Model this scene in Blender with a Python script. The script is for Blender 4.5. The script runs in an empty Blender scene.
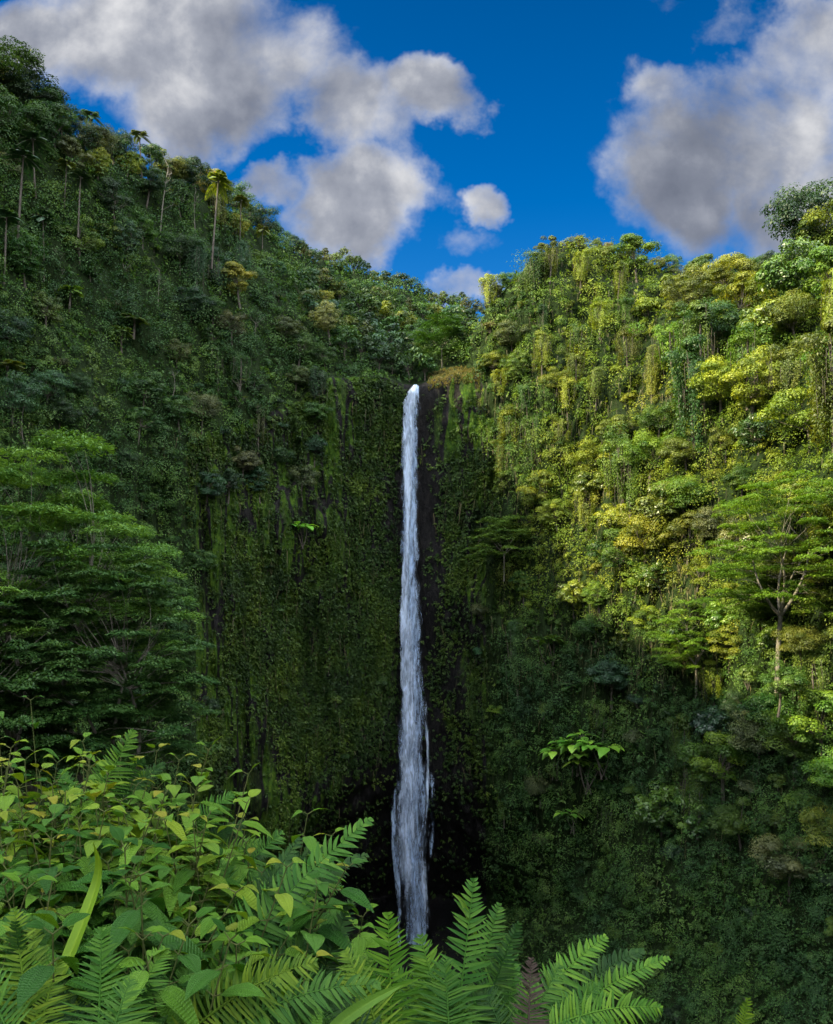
import bpy, math, random
import numpy as np
from mathutils import Vector

rng = np.random.default_rng(11)
random.seed(11)
sc = bpy.context.scene
COL = sc.collection

# ------------------------------------------------------------------ camera maths
F = 835.0          # focal length in pixels of an 833 x 1024 frame
ZC = 84.0          # eye height above the plunge pool
HY = 600.0         # horizon row
W2 = 416.5


def P(px, py, d):
    return np.array([(px - W2) / F * d, d, ZC + (HY - py) / F * d])


def nrm(v):
    return v / np.maximum(np.linalg.norm(v, axis=-1, keepdims=True), 1e-9)


# ------------------------------------------------------------------ numpy noise
def _h(ix, iy, iz, s):
    n = (ix * 374761393 + iy * 668265263 + iz * 2147483647 + s * 1274126177) & 0xFFFFFFFF
    n = ((n ^ (n >> 13)) * 1274126177) & 0xFFFFFFFF
    n = ((n ^ (n >> 15)) * 2246822519) & 0xFFFFFFFF
    return ((n ^ (n >> 16)) & 0xFFFFFF) / float(0xFFFFFF)


def vnoise(x, y, z, s=0):
    ix, iy, iz = np.floor(x).astype(np.int64), np.floor(y).astype(np.int64), np.floor(z).astype(np.int64)
    fx, fy, fz = x - ix, y - iy, z - iz
    fx, fy, fz = fx * fx * (3 - 2 * fx), fy * fy * (3 - 2 * fy), fz * fz * (3 - 2 * fz)
    r = 0
    for a in (0, 1):
        for b in (0, 1):
            for c in (0, 1):
                w = (fx if a else 1 - fx) * (fy if b else 1 - fy) * (fz if c else 1 - fz)
                r = r + w * _h(ix + a, iy + b, iz + c, s)
    return r * 2 - 1


def fbm(x, y, z, o=4, s=0):
    r, a = 0, 0.5
    for k in range(o):
        r = r + a * vnoise(x, y, z, s + k)
        x, y, z, a = x * 2.03, y * 2.03, z * 2.03, a * 0.5
    return r


# ------------------------------------------------------------------ mesh helpers
def make_mesh(name, V, Q, mats, attrs=None, smooth=False, uv=None, T=None, mat_idx=None):
    """V n x 3, Q m x 4 quads (and optional T k x 3 triangles)."""
    me = bpy.data.meshes.new(name)
    V = np.asarray(V, np.float32)
    Q = np.asarray(Q, np.int32).reshape(-1, 4)
    T = np.zeros((0, 3), np.int32) if T is None else np.asarray(T, np.int32).reshape(-1, 3)
    nq, nt = len(Q), len(T)
    me.vertices.add(len(V))
    me.vertices.foreach_set('co', V.ravel())
    me.loops.add(nq * 4 + nt * 3)
    me.loops.foreach_set('vertex_index', np.concatenate([Q.ravel(), T.ravel()]).astype(np.int32))
    me.polygons.add(nq + nt)
    st = np.concatenate([np.arange(nq) * 4, nq * 4 + np.arange(nt) * 3]).astype(np.int32)
    me.polygons.foreach_set('loop_start', st)
    if smooth:
        me.polygons.foreach_set('use_smooth', np.ones(nq + nt, bool))
    for m in (mats if isinstance(mats, (list, tuple)) else [mats]):
        me.materials.append(m)
    if mat_idx is not None:
        me.polygons.foreach_set('material_index', np.asarray(mat_idx, np.int32))
    me.update(calc_edges=True)
    for k, a in (attrs or {}).items():
        at = me.attributes.new(k, 'FLOAT', 'FACE')
        at.data.foreach_set('value', np.asarray(a, np.float32))
    if uv is not None:          # per vertex uv
        l = me.uv_layers.new(name='UVMap')
        li = np.concatenate([Q.ravel(), T.ravel()])
        l.data.foreach_set('uv', np.asarray(uv, np.float32)[li].ravel())
    return me


def link(name, me, parent=None, loc=None):
    o = bpy.data.objects.new(name, me)
    COL.objects.link(o)
    if parent is not None:
        o.parent = parent
    if loc is not None:
        o.location = loc
    return o


def empty(name, loc):
    o = bpy.data.objects.new(name, None)
    o.empty_display_size = 0.3
    COL.objects.link(o)
    o.location = loc
    return o


def tag(o, label=None, cat=None, group=None, kind=None):
    if label: o['label'] = label
    if cat: o['category'] = cat
    if group: o['group'] = group
    if kind: o['kind'] = kind
    return o


class Geo:
    """collects quads"""
    def __init__(self):
        self.V, self.Q, self.A, self.UV, self.n, self.extra = [], [], [], [], 0, {}

    def add(self, V, Q, a=None, uv=None):
        V = np.asarray(V, float).reshape(-1, 3)
        Q = np.asarray(Q, int).reshape(-1, 4)
        self.V.append(V); self.Q.append(Q + self.n)
        self.A.append(np.full(len(Q), 0.5) if a is None else np.broadcast_to(np.asarray(a, float), (len(Q),)))
        self.UV.append(np.zeros((len(V), 2)) if uv is None else np.asarray(uv, float))
        self.n += len(V)

    def tube(self, pts, rad, n=6, a=0.5):
        pts = np.asarray(pts, float); rad = np.broadcast_to(np.asarray(rad, float), (len(pts),))
        T = nrm(np.gradient(pts, axis=0))
        ref = np.array([0.31, 0.95, 0.05]) if abs(T[0][1]) < 0.9 else np.array([1.0, 0, 0.1])
        A = nrm(np.cross(T, ref)); B = np.cross(T, A)
        th = np.arange(n) / n * 2 * math.pi
        ring = pts[:, None] + rad[:, None, None] * (A[:, None] * np.cos(th)[None, :, None] + B[:, None] * np.sin(th)[None, :, None])
        k = len(pts)
        i = np.arange(k - 1)[:, None] * n; j = np.arange(n)[None]; jn = (j + 1) % n
        Q = np.stack([i + j, i + jn, i + n + jn, i + n + j], -1).reshape(-1, 4)
        uv = np.stack(np.broadcast_arrays(j / n, np.arange(k)[:, None] / k), -1).reshape(-1, 2)
        self.add(ring.reshape(-1, 3), Q, a, uv)

    def leaves(self, C, U, N, L, W, a=0.5):
        C = np.asarray(C, float); m = len(C)
        S = nrm(np.cross(N, U)); U = nrm(U)
        L = np.broadcast_to(np.asarray(L, float), (m,))[:, None]; W = np.broadcast_to(np.asarray(W, float), (m,))[:, None]
        V = np.stack([C - .5 * L * U, C - .06 * L * U + .5 * W * S, C + .5 * L * U, C - .06 * L * U - .5 * W * S], 1)
        self.add(V.reshape(-1, 3), np.arange(m * 4).reshape(-1, 4), np.broadcast_to(a, (m,)))

    def mesh(self, name, mat, smooth=False, uv=False):
        return make_mesh(name, np.concatenate(self.V), np.concatenate(self.Q), mat, {'tint': np.concatenate(self.A), **self.extra}, smooth,
                         np.concatenate(self.UV) if uv else None)


# ------------------------------------------------------------------ materials
class NT:
    def __init__(self, name):
        self.m = bpy.data.materials.new(name); self.m.use_nodes = True
        self.t = self.m.node_tree; self.t.nodes.clear()
        self.out = self.t.nodes.new('ShaderNodeOutputMaterial')

    def n(self, typ, **kw):
        return node(self.t, typ, **kw)

    def l(self, a, b):
        self.t.links.new(a, b)


def node(tree, typ, **kw):
    nd = tree.nodes.new('ShaderNode' + typ)
    ins = kw.pop('ins', {})
    for k, v in kw.items():
        setattr(nd, k, v)
    for k, v in ins.items():
        s = nd.inputs[k]
        if hasattr(v, 'is_output'):
            tree.links.new(v, s)
        else:
            s.default_value = v
    return nd


def ramp(tree, fac, stops, interp='LINEAR'):
    r = tree.nodes.new('ShaderNodeValToRGB')
    r.color_ramp.interpolation = interp
    e = r.color_ramp.elements
    while len(e) < len(stops): e.new(0.5)
    for el, (p, c) in zip(e, stops):
        el.position = p
        el.color = (*c, 1) if len(c) == 3 else c
    tree.links.new(fac, r.inputs['Fac'])
    return r.outputs['Color']


def leaf_output(b, col, trans=0.3, rough=0.5, spec=0.35, normal=None, tcol=(1.55, 1.4, 0.45)):
    pr = b.n('BsdfPrincipled', ins={'Base Color': col, 'Roughness': rough, 'Specular IOR Level': spec})
    tc = b.n('Mix', data_type='RGBA', blend_type='MULTIPLY', ins={0: 1.0, 6: col, 7: (*tcol, 1)})
    tl = b.n('BsdfTranslucent', ins={'Color': tc.outputs[2]})
    if normal is not None:
        b.l(normal, pr.inputs['Normal'])
    mx = b.n('MixShader', ins={0: trans, 1: pr.outputs[0], 2: tl.outputs[0]})
    b.l(mx.outputs[0], b.out.inputs['Surface'])
    return b.m


def vary(b, col, hue=0.05, val=(0.55, 1.35), sat=1.0):
    """leaf to leaf and clump to clump differences of the leaf colour itself"""
    geo = b.n('NewGeometry')
    at = b.n('Attribute', attribute_name='tint')
    mixr = b.n('Math', operation='MULTIPLY_ADD', ins={0: geo.outputs['Random Per Island'], 1: 0.34, 2: 0.0})
    s = b.n('Math', operation='MULTIPLY_ADD', ins={0: at.outputs['Fac'], 1: 0.66, 2: mixr.outputs[0]})
    v = b.n('MapRange', ins={'Value': s.outputs[0], 'From Min': 0.15, 'From Max': 0.85, 'To Min': val[0], 'To Max': val[1]})
    h = b.n('MapRange', ins={'Value': s.outputs[0], 'From Min': 0.1, 'From Max': 0.9, 'To Min': 0.5 + hue * .5, 'To Max': 0.5 - hue * .5})
    hs = b.n('HueSaturation', ins={'Hue': h.outputs[0], 'Saturation': sat, 'Value': v.outputs[0], 'Color': col})
    return hs.outputs['Color']


def mat_leaf_object(name, trans=0.3, rough=0.5, spec=0.3, hue=0.05, val=(0.55, 1.4)):
    b = NT(name)
    oi = b.n('ObjectInfo')
    return leaf_output(b, vary(b, oi.outputs['Color'], hue, val), trans, rough, spec)


def mat_leaf_field(name, stops, scale=0.05, trans=0.28, val=(0.5, 1.45), sun_yellow=None):
    """colour patches from place to place, for the ground cover"""
    b = NT(name)
    tc = b.n('TexCoord')
    n1 = b.n('TexNoise', ins={'Vector': tc.outputs['Object'], 'Scale': scale, 'Detail': 5.0, 'Roughness': 0.65})
    col = ramp(b.t, n1.outputs['Fac'], stops)
    if sun_yellow:
        at = b.n('Attribute', attribute_name='sun_yellow')
        c2 = ramp(b.t, n1.outputs['Fac'], sun_yellow)
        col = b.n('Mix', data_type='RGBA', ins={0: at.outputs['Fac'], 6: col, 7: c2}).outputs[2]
    return leaf_output(b, vary(b, col, 0.05, val), trans, 0.55, 0.2)


def mat_bark(name, c1, c2, scale=6.0):
    b = NT(name)
    tc = b.n('TexCoord')
    mp = b.n('Mapping', ins={'Vector': tc.outputs['Object'], 'Scale': (1, 1, 0.25)})
    n1 = b.n('TexNoise', ins={'Vector': mp.outputs[0], 'Scale': scale, 'Detail': 6.0, 'Roughness': 0.7})
    col = ramp(b.t, n1.outputs['Fac'], [(0.3, c1), (0.7, c2)])
    bp = b.n('Bump', ins={'Strength': 0.6, 'Distance': 0.05, 'Height': n1.outputs['Fac']})
    pr = b.n('BsdfPrincipled', ins={'Base Color': col, 'Roughness': 0.85, 'Specular IOR Level': 0.2, 'Normal': bp.outputs[0]})
    b.l(pr.outputs[0], b.out.inputs['Surface'])
    return b.m


M_LEAF = mat_leaf_object('leaf_matte')
M_LEAF_GLOSS = mat_leaf_object('leaf_glossy', 0.22, 0.4, 0.5)
M_BARK = mat_bark('bark_grey', (0.03, 0.026, 0.02), (0.13, 0.115, 0.095))
M_BARK_PALE = mat_bark('bark_pale', (0.07, 0.064, 0.052), (0.26, 0.24, 0.2))
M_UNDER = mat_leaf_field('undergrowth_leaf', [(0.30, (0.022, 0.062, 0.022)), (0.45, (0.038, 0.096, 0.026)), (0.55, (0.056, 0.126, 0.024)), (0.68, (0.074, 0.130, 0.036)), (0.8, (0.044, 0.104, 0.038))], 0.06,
                         sun_yellow=[(0.30, (0.046, 0.102, 0.013)), (0.45, (0.088, 0.156, 0.015)), (0.55, (0.118, 0.172, 0.016)), (0.68, (0.16, 0.178, 0.024)), (0.8, (0.10, 0.156, 0.018))])  # brighter yellow ramp with the sunshine put into the leaf colour
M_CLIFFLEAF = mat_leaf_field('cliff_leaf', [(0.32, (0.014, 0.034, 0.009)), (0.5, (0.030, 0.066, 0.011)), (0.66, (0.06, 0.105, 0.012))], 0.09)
M_VINE = mat_leaf_field('vine_strand', [(0.3, (0.03, 0.045, 0.018)), (0.5, (0.075, 0.075, 0.035)), (0.7, (0.11, 0.10, 0.05))], 0.12, 0.2)
M_DRYGRASS = mat_leaf_field('dry_grass', [(0.3, (0.07, 0.085, 0.02)), (0.55, (0.13, 0.12, 0.035)), (0.75, (0.17, 0.14, 0.05))], 0.5, 0.3)


def mat_cliff():
    b = NT('mossy_basalt')
    tc = b.n('TexCoord')
    mp = b.n('Mapping', ins={'Vector': tc.outputs['Object'], 'Scale': (0.30, 0.30, 0.045)})
    mp2 = b.n('Mapping', ins={'Vector': tc.outputs['Object'], 'Scale': (1.7, 1.7, 0.75)})
    n1 = b.n('TexNoise', ins={'Vector': mp.outputs[0], 'Scale': 1.0, 'Detail': 7.0, 'Roughness': 0.62, 'Distortion': 0.5})
    n2 = b.n('TexNoise', ins={'Vector': mp2.outputs[0], 'Scale': 1.0, 'Detail': 8.0, 'Roughness': 0.7})
    n3 = b.n('TexNoise', ins={'Vector': tc.outputs['Object'], 'Scale': 0.045, 'Detail': 4.0, 'Roughness': 0.6})
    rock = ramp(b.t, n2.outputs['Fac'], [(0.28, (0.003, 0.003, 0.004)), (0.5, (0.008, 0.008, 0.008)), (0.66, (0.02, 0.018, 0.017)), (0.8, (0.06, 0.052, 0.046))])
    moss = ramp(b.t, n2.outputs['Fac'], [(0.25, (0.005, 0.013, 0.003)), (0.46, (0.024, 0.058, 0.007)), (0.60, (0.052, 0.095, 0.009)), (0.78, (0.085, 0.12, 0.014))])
    s = b.n('Math', operation='MULTIPLY_ADD', ins={0: n3.outputs['Fac'], 1: 0.7, 2: n1.outputs['Fac']})
    at = b.n('Attribute', attribute_name='moss')
    s2 = b.n('Math', operation='ADD', ins={0: s.outputs[0], 1: at.outputs['Fac']})
    mp3 = b.n('Mapping', ins={'Vector': tc.outputs['Object'], 'Scale': (0.24, 0.24, 0.028)})
    wn = b.n('Mix', data_type='VECTOR', ins={0: 0.12, 4: mp3.outputs[0], 5: n2.outputs['Color']})
    vo = b.n('TexVoronoi', feature='DISTANCE_TO_EDGE', ins={'Vector': wn.outputs[1], 'Scale': 1.0})
    crack = b.n('MapRange', ins={'Value': vo.outputs['Distance'], 'From Min': 0.0, 'From Max': 0.11, 'To Min': -0.5, 'To Max': 0.03})
    s2 = b.n('Math', operation='ADD', ins={0: s2.outputs[0], 1: crack.outputs[0]})
    f = b.n('MapRange', ins={'Value': s2.outputs[0], 'From Min': 0.78, 'From Max': 0.98})
    mix = b.n('Mix', data_type='RGBA', ins={0: f.outputs[0], 6: rock, 7: moss})
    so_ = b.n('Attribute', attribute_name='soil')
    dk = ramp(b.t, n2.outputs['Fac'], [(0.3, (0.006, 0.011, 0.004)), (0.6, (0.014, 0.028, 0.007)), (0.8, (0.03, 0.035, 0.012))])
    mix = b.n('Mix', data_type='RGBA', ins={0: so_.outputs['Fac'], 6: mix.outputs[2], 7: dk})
    bp = b.n('Bump', ins={'Strength': 0.9, 'Distance': 0.6, 'Height': n2.outputs['Fac']})
    ro = b.n('MapRange', ins={'Value': f.outputs[0], 'To Min': 0.6, 'To Max': 0.9})
    pr = b.n('BsdfPrincipled', ins={'Base Color': mix.outputs[2], 'Roughness': ro.outputs[0], 'Specular IOR Level': 0.08, 'Normal': bp.outputs[0]})
    b.l(pr.outputs[0], b.out.inputs['Surface'])
    return b.m


M_CLIFF = mat_cliff()

# ------------------------------------------------------------------ sun
SUN_AZ = math.radians(-107.0)      # clockwise from +Y
SUN_EL = math.radians(37.5)
SUN = np.array([math.sin(SUN_AZ) * math.cos(SUN_EL), math.cos(SUN_AZ) * math.cos(SUN_EL), math.sin(SUN_EL)])

# ------------------------------------------------------------------ gorge walls
# columns of the valley wall: px -> list of (row, depth) for  base, undercut lip, mid wall, rim, middle of the slope, ridge
COLS = {
    -260: [(980, 62), (830, 66), (600, 70), (360, 76), (120, 86), (-125, 100)],
    -110: [(980, 80), (830, 84), (600, 88), (410, 96), (220, 112), (25, 130)],
    0:   [(1000, 92), (830, 104), (600, 111), (430, 120), (250, 136), (92, 152)],
    60:  [(960, 108), (820, 116), (600, 122), (430, 131), (260, 146), (128, 158)],
    100: [(930, 122), (810, 128), (600, 133), (430, 141), (275, 154), (152, 168)],
    160: [(910, 142), (800, 145), (600, 149), (440, 154), (285, 166), (175, 184)],
    200: [(910, 156), (800, 157), (600, 159), (440, 164), (300, 176), (188, 198)],
    240: [(905, 172), (795, 171), (600, 171), (430, 174), (310, 188), (215, 216)],
    290: [(905, 190), (790, 184), (600, 184), (410, 188), (325, 204), (246, 240)],
    320: [(900, 215), (790, 192), (600, 191), (385, 194), (330, 214), (258, 262)],
    350: [(900, 223), (785, 197), (600, 196), (378, 199), (332, 228), (272, 286)],
    385: [(900, 227), (780, 201), (600, 199), (380, 201), (340, 246), (286, 318)],
    404: [(900, 228), (780, 203), (600, 201), (385, 202), (352, 252), (292, 334)],
    418: [(900, 228), (780, 203), (600, 201), (386, 202), (360, 256), (298, 344)],
    430: [(900, 227), (780, 202), (600, 200), (381, 201), (352, 256), (304, 352)],
    450: [(900, 226), (785, 201), (600, 198), (375, 200), (345, 250), (310, 358)],
    464: [(900, 224), (790, 200), (600, 197), (374, 200), (342, 236), (309, 340)],
    474: [(900, 221), (790, 198), (600, 196), (372, 199), (340, 203), (325, 210)],
    490: [(900, 216), (795, 194), (600, 193), (400, 197), (330, 200), (302, 207)],
    510: [(900, 209), (800, 189), (600, 188), (400, 194), (320, 199), (280, 207)],
    560: [(905, 176), (810, 174), (600, 176), (400, 186), (310, 193), (250, 204)],
    600: [(915, 160), (820, 162), (600, 166), (400, 178), (305, 189), (248, 203)],
    640: [(930, 145), (830, 149), (600, 156), (400, 170), (305, 184), (254, 204)],
    700: [(950, 126), (840, 131), (600, 139), (400, 156), (312, 174), (276, 198)],
    770: [(970, 108), (850, 113), (600, 121), (400, 139), (312, 157), (276, 180)],
    833: [(990, 94), (850, 99), (600, 107), (400, 125), (310, 142), (258, 162)],
    940: [(1010, 78), (850, 83), (600, 91), (400, 108), (310, 124), (250, 142)],
    1120: [(1050, 62), (850, 68), (600, 76), (400, 92), (310, 106), (240, 122)],
}
cols = []                       # (azimuth, [(r, z) x 9])
for px, ks in sorted(COLS.items()):
    az = math.atan((px - W2) / F)
    k = [(d / math.cos(az), ZC + (HY - py) * d / F) for py, d in ks]
    b = k[0]
    zf = 2.0
    floor1 = (b[0] * 0.80, max(zf, b[1] - 0.45 * (b[0] * 0.22)))
    floor0 = (max(26, b[0] * 0.42), zf - 1.0)
    r = k[-1]
    cols.append((az, [floor0, floor1] + k + [(r[0] + 25, r[1] - 6), (r[0] + 120, r[1] - 45)]))
# valley walls to both sides of the camera, out of frame; RIDGE: azimuth (deg) -> (r, ridge z)
for adeg, rr, rz in [(-50, 96, 169), (-60, 90, 164), (-72, 84, 168), (-88, 80, 170), (-105, 80, 168), (-125, 90, 168)]:
    az = math.radians(adeg)
    cols.append((az, [(24, 2), (34, 14), (44, 40), (50, 60), (55, 82), (62, 102), (75, 124), (rr, rz), (rr + 30, rz - 8), (rr + 120, rz - 45)]))
for adeg, rr, rz in [(52, 110, 150), (65, 100, 150), (85, 95, 146), (110, 95, 140), (125, 95, 140)]:
    az = math.radians(adeg)
    cols.append((az, [(24, 2), (34, 14), (46, 40), (54, 60), (60, 82), (68, 105), (82, 126), (rr, rz), (rr + 30, rz - 8), (rr + 120, rz - 45)]))
cols.sort(key=lambda c: c[0])
CA = np.array([c[0] for c in cols]); CK = np.array([c[1] for c in cols])       # n x 10 x 2
pxs = np.arange(-130, 965, 2.0)
azs = np.concatenate([np.radians(np.arange(-124, -33.6, 1.5)), np.arctan((pxs - W2) / F), np.radians(np.arange(34.4, 124, 1.5))])
azs = np.sort(azs[(azs > CA[0]) & (azs < CA[-1])])
segs = [8, 14, 34, 66, 72, 44, 44, 10, 10]
ts = np.concatenate([np.arange(n) / n + i for i, n in enumerate(segs)] + [[9.0]])
KR = np.stack([np.interp(azs, CA, CK[:, k, 0]) for k in range(10)], 1)
KZ = np.stack([np.interp(azs, CA, CK[:, k, 1]) for k in range(10)], 1)
R = np.stack([np.interp(ts, np.arange(10), KR[i]) for i in range(len(azs))])
Z = np.stack([np.interp(ts, np.arange(10), KZ[i]) for i in range(len(azs))])
# round the profile a little
for _ in range(3):
    R[:, 1:-1] = 0.25 * R[:, :-2] + .5 * R[:, 1:-1] + .25 * R[:, 2:]
    Z[:, 1:-1] = 0.25 * Z[:, :-2] + .5 * Z[:, 1:-1] + .25 * Z[:, 2:]
SA, CO = np.sin(azs)[:, None], np.cos(azs)[:, None]
X, Y = SA * R, CO * R
PXg = np.where(np.abs(azs) < 1.3, np.tan(np.clip(azs, -1.3, 1.3)), np.nan)[:, None] * F + W2 + 0 * R
tt = ts[None] + 0 * R
# --- relief
wallm = np.clip((tt - 2.0) * 2, 0, 1) * np.clip((5.15 - tt) * 2.5, 0, 1)
big = fbm(X / 26, Y / 26, Z / 34, 3, 1)
mid = fbm(X / 7.5, Y / 7.5, Z / 17, 4, 5)
fine = fbm(X / 2.4, Y / 2.4, Z / 6.0, 3, 9)
nearfall = np.exp(-((PXg - 412) / 34.0) ** 2); nearfall = np.nan_to_num(nearfall)
amp = 1 - 0.75 * nearfall * (tt < 5.6)
scl = np.clip(R / 150, .5, 1.1)
dR = scl * amp * (big * 7.0 * np.clip(tt - 1.5, 0, 1) + mid * 4.2 * np.clip(tt - 1.5, 0, 1) + fine * 1.5)
dR += 1.2 * nearfall * wallm                 # the chute behind the falling water
dR += 3.2 * np.abs(fbm(X / 3.6, Y / 3.6, Z / 24, 3, 33)) * wallm * amp * scl
dR += 1.3 * fbm(X / 1.3, Y / 1.3, Z / 9, 2, 37) * wallm * amp * scl
ridge_keep = np.clip((7.6 - tt) / 1.0, 0.25, 1)
R2 = R + dR * ridge_keep
Z2 = Z + (fbm(X / 18, Y / 18, Z * 0 + 3, 3, 21) * 5.0) * np.clip((tt - 5.1) / 0.9, 0, 1) * np.clip((7.5 - tt), .35, 1) * scl
offl = (azs[:, None] < math.radians(-30.5)) * np.clip((tt - 5.6) / 1.2, 0, 1)
Z2 = Z2 + offl * (13.0 * fbm(X / 10, Y / 10, Z * 0 + 9, 4, 77) + .5)  # extra bumps on the unseen left ridge, added to break up its shadow edge
X, Y, Z = SA * R2, CO * R2, Z2
R = R2
NA, NR = R.shape
V = np.stack([X, Y, Z], -1)
iy, ix = np.meshgrid(np.arange(NA - 1), np.arange(NR - 1), indexing='ij')
idx = iy * NR + ix
Qg = np.stack([idx, idx + NR, idx + NR + 1, idx + 1], -1).reshape(-1, 4)
# moss amount of a face: less round the fall and in the hollow at its foot, more above the rim
cx, cy, cz = (V[:-1, :-1].reshape(-1, 3) * 1.0).T
ct = tt[:-1, :-1].ravel(); cpx = np.nan_to_num(PXg[:-1, :-1].ravel(), nan=-900)
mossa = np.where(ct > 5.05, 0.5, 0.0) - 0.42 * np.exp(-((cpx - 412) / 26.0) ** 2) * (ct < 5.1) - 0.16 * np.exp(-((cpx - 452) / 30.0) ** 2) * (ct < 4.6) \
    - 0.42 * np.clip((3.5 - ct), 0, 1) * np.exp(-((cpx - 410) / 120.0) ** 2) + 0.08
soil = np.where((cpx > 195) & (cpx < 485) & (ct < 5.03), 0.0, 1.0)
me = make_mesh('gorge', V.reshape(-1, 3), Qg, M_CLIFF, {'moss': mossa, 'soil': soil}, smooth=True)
gorge = tag(link('terrain', me), kind='structure')

PXv = F * X / np.maximum(Y, 1) + W2
PYv = HY - (Z - ZC) / np.maximum(Y, 1) * F
Y_ok = Y > 5


def terr_at(px, py):
    """first wall point met at that image column and height"""
    a = math.atan((px - W2) / F)
    i = int(np.clip(np.searchsorted(azs, a), 1, NA - 1))
    if abs(azs[i - 1] - a) < abs(azs[i] - a): i -= 1
    rows = PYv[i]
    for j in range(8, NR - 21):
        if rows[j] >= py > rows[j + 1]:
            f = (rows[j] - py) / max(rows[j] - rows[j + 1], 1e-6)
            return V[i, j] * (1 - f) + V[i, j + 1] * f, tt[i, j]
    return None


RIDGE_J = int(np.searchsorted(ts, 7.0))


def ridge_at(px):
    a = math.atan((px - W2) / F)
    i = int(np.clip(np.searchsorted(azs, a), 1, NA - 1))
    j = 20 + int(np.argmin(PYv[i, 20:RIDGE_J + 8]))
    return V[i, j]


# ------------------------------------------------------------------ ground cover on the walls
E1 = V[1:, :-1] - V[:-1, :-1]; E2 = V[:-1, 1:] - V[:-1, :-1]
FN = nrm(np.cross(E1, E2)).reshape(-1, 3)
tocam = nrm(np.array([0, 0, ZC]) - V[:-1, :-1].reshape(-1, 3))
FN = np.where((np.sum(FN * tocam, 1) < 0)[:, None] & (ct < 7)[:, None], -FN, FN)
farea = np.linalg.norm(np.cross(E1, E2), axis=-1).ravel()
depth = np.maximum(np.where(Y > 10, Y, R)[:-1, :-1].ravel(), 30)
facing = np.abs(np.sum(FN * tocam, 1))
pyc = PYv[:-1, :-1].ravel()
pxc = PXv[:-1, :-1].ravel()
inframe = (Y[:-1, :-1].ravel() > 10) & (pxc > -60) & (pxc < 900) & (pyc < 1060)
scr = farea * (0.25 + 0.75 * facing) * (F / depth) ** 2 * (ct > 1.2) * (ct < 7.6)
wgt = np.where(inframe, scr, scr * 0.06)
wgt = np.minimum(wgt, np.percentile(wgt[inframe & (wgt > 0)], 99.5))
# bare rock beside the water and on the great wall
bw = np.clip(.8 + 1.5 * fbm(cx / 6, cy / 6, cz / 13, 3, 57), .45, 1.7)
bare = (1 - 0.985 * np.exp(-(np.where(cpx > 414, (cpx - 414) / 31.0, (cpx - 414) / 22.0) / bw) ** 4) * (ct < 5.04))
greatwall = (cpx > 185) & (cpx < 500) & (ct < 5.0)
cover = fbm(cx / 9, cy / 9, cz / 26, 4, 51) + 0.18
dens_cl = np.where(greatwall, np.clip(cover * 1.8 + 0.16, 0.10, 0.9) * np.where(ct < 3.1, 0.4, 1) * (1 - .93 * np.clip(3.7 - ct, 0, 1) * np.exp(-((cpx - 410) / 110.0) ** 2)), 1.0)
ledge = (cpx > 424) & (cpx < 478) & (ct > 4.9) & (ct < 5.35)
wgt = wgt * bare * dens_cl * np.where(ledge, .04, 1)


def pick(w, n):
    c = np.cumsum(w); c /= c[-1]
    k = np.searchsorted(c, rng.random(n))
    i, j = k // (NR - 1), k % (NR - 1)
    a, b = rng.random((2, n, 1))
    p = V[i, j] * (1 - a) * (1 - b) + V[i + 1, j] * a * (1 - b) + V[i, j + 1] * (1 - a) * b + V[i + 1, j + 1] * a * b
    return k, p


def sun_yellow_at(p):  # painted sunlight: how far leaf colour turns yellow on the upper right slope
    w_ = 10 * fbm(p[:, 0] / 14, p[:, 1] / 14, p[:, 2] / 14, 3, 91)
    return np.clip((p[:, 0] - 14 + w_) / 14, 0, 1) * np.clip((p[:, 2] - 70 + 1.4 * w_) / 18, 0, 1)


def sprigs(name, mat, w, n, nl, k_len, hang, lift, aspect=0.5):
    k, p = pick(w, n)
    Nn = FN[k]; d = np.maximum(np.linalg.norm(p - np.array([0, 0, ZC]), axis=1), 30)
    size = np.clip(d * k_len, 0.18, 0.85) * rng.uniform(.65, 1.5, n)
    p = p + Nn * (rng.random((n, 1)) ** 1.5 * lift) + np.array([0, 0, 1.0]) * (rng.random((n, 1)) * lift * .4)
    g = Geo()
    ti = np.clip(rng.random(n) * .7 + .3 * (fbm(p[:, 0] / 3, p[:, 1] / 3, p[:, 2] / 3, 2, 61) + .5), 0, 1)
    for q in range(nl):
        rd = nrm(rng.normal(size=(n, 3)))
        out = nrm(rd + Nn * 0.9 + np.array([0, 0, 0.25 - hang]))
        U = nrm(out + np.array([0, 0, -0.35 - hang]) * rng.uniform(0.2, 1.2, (n, 1)))
        N = nrm(np.array([0, 0, 1.0]) * 0.7 + Nn * 0.55 + rng.normal(size=(n, 3)) * .38)
        L = size * rng.uniform(.7, 1.35, n)
        g.leaves(p + out * size[:, None] * rng.uniform(.3, 1.1, (n, 1)), U, N, L, L * aspect * rng.uniform(.7, 1.2, n), ti)
    g.extra['sun_yellow'] = np.tile(sun_yellow_at(p), nl)
    return link(name, g.mesh(name, mat))


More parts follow.
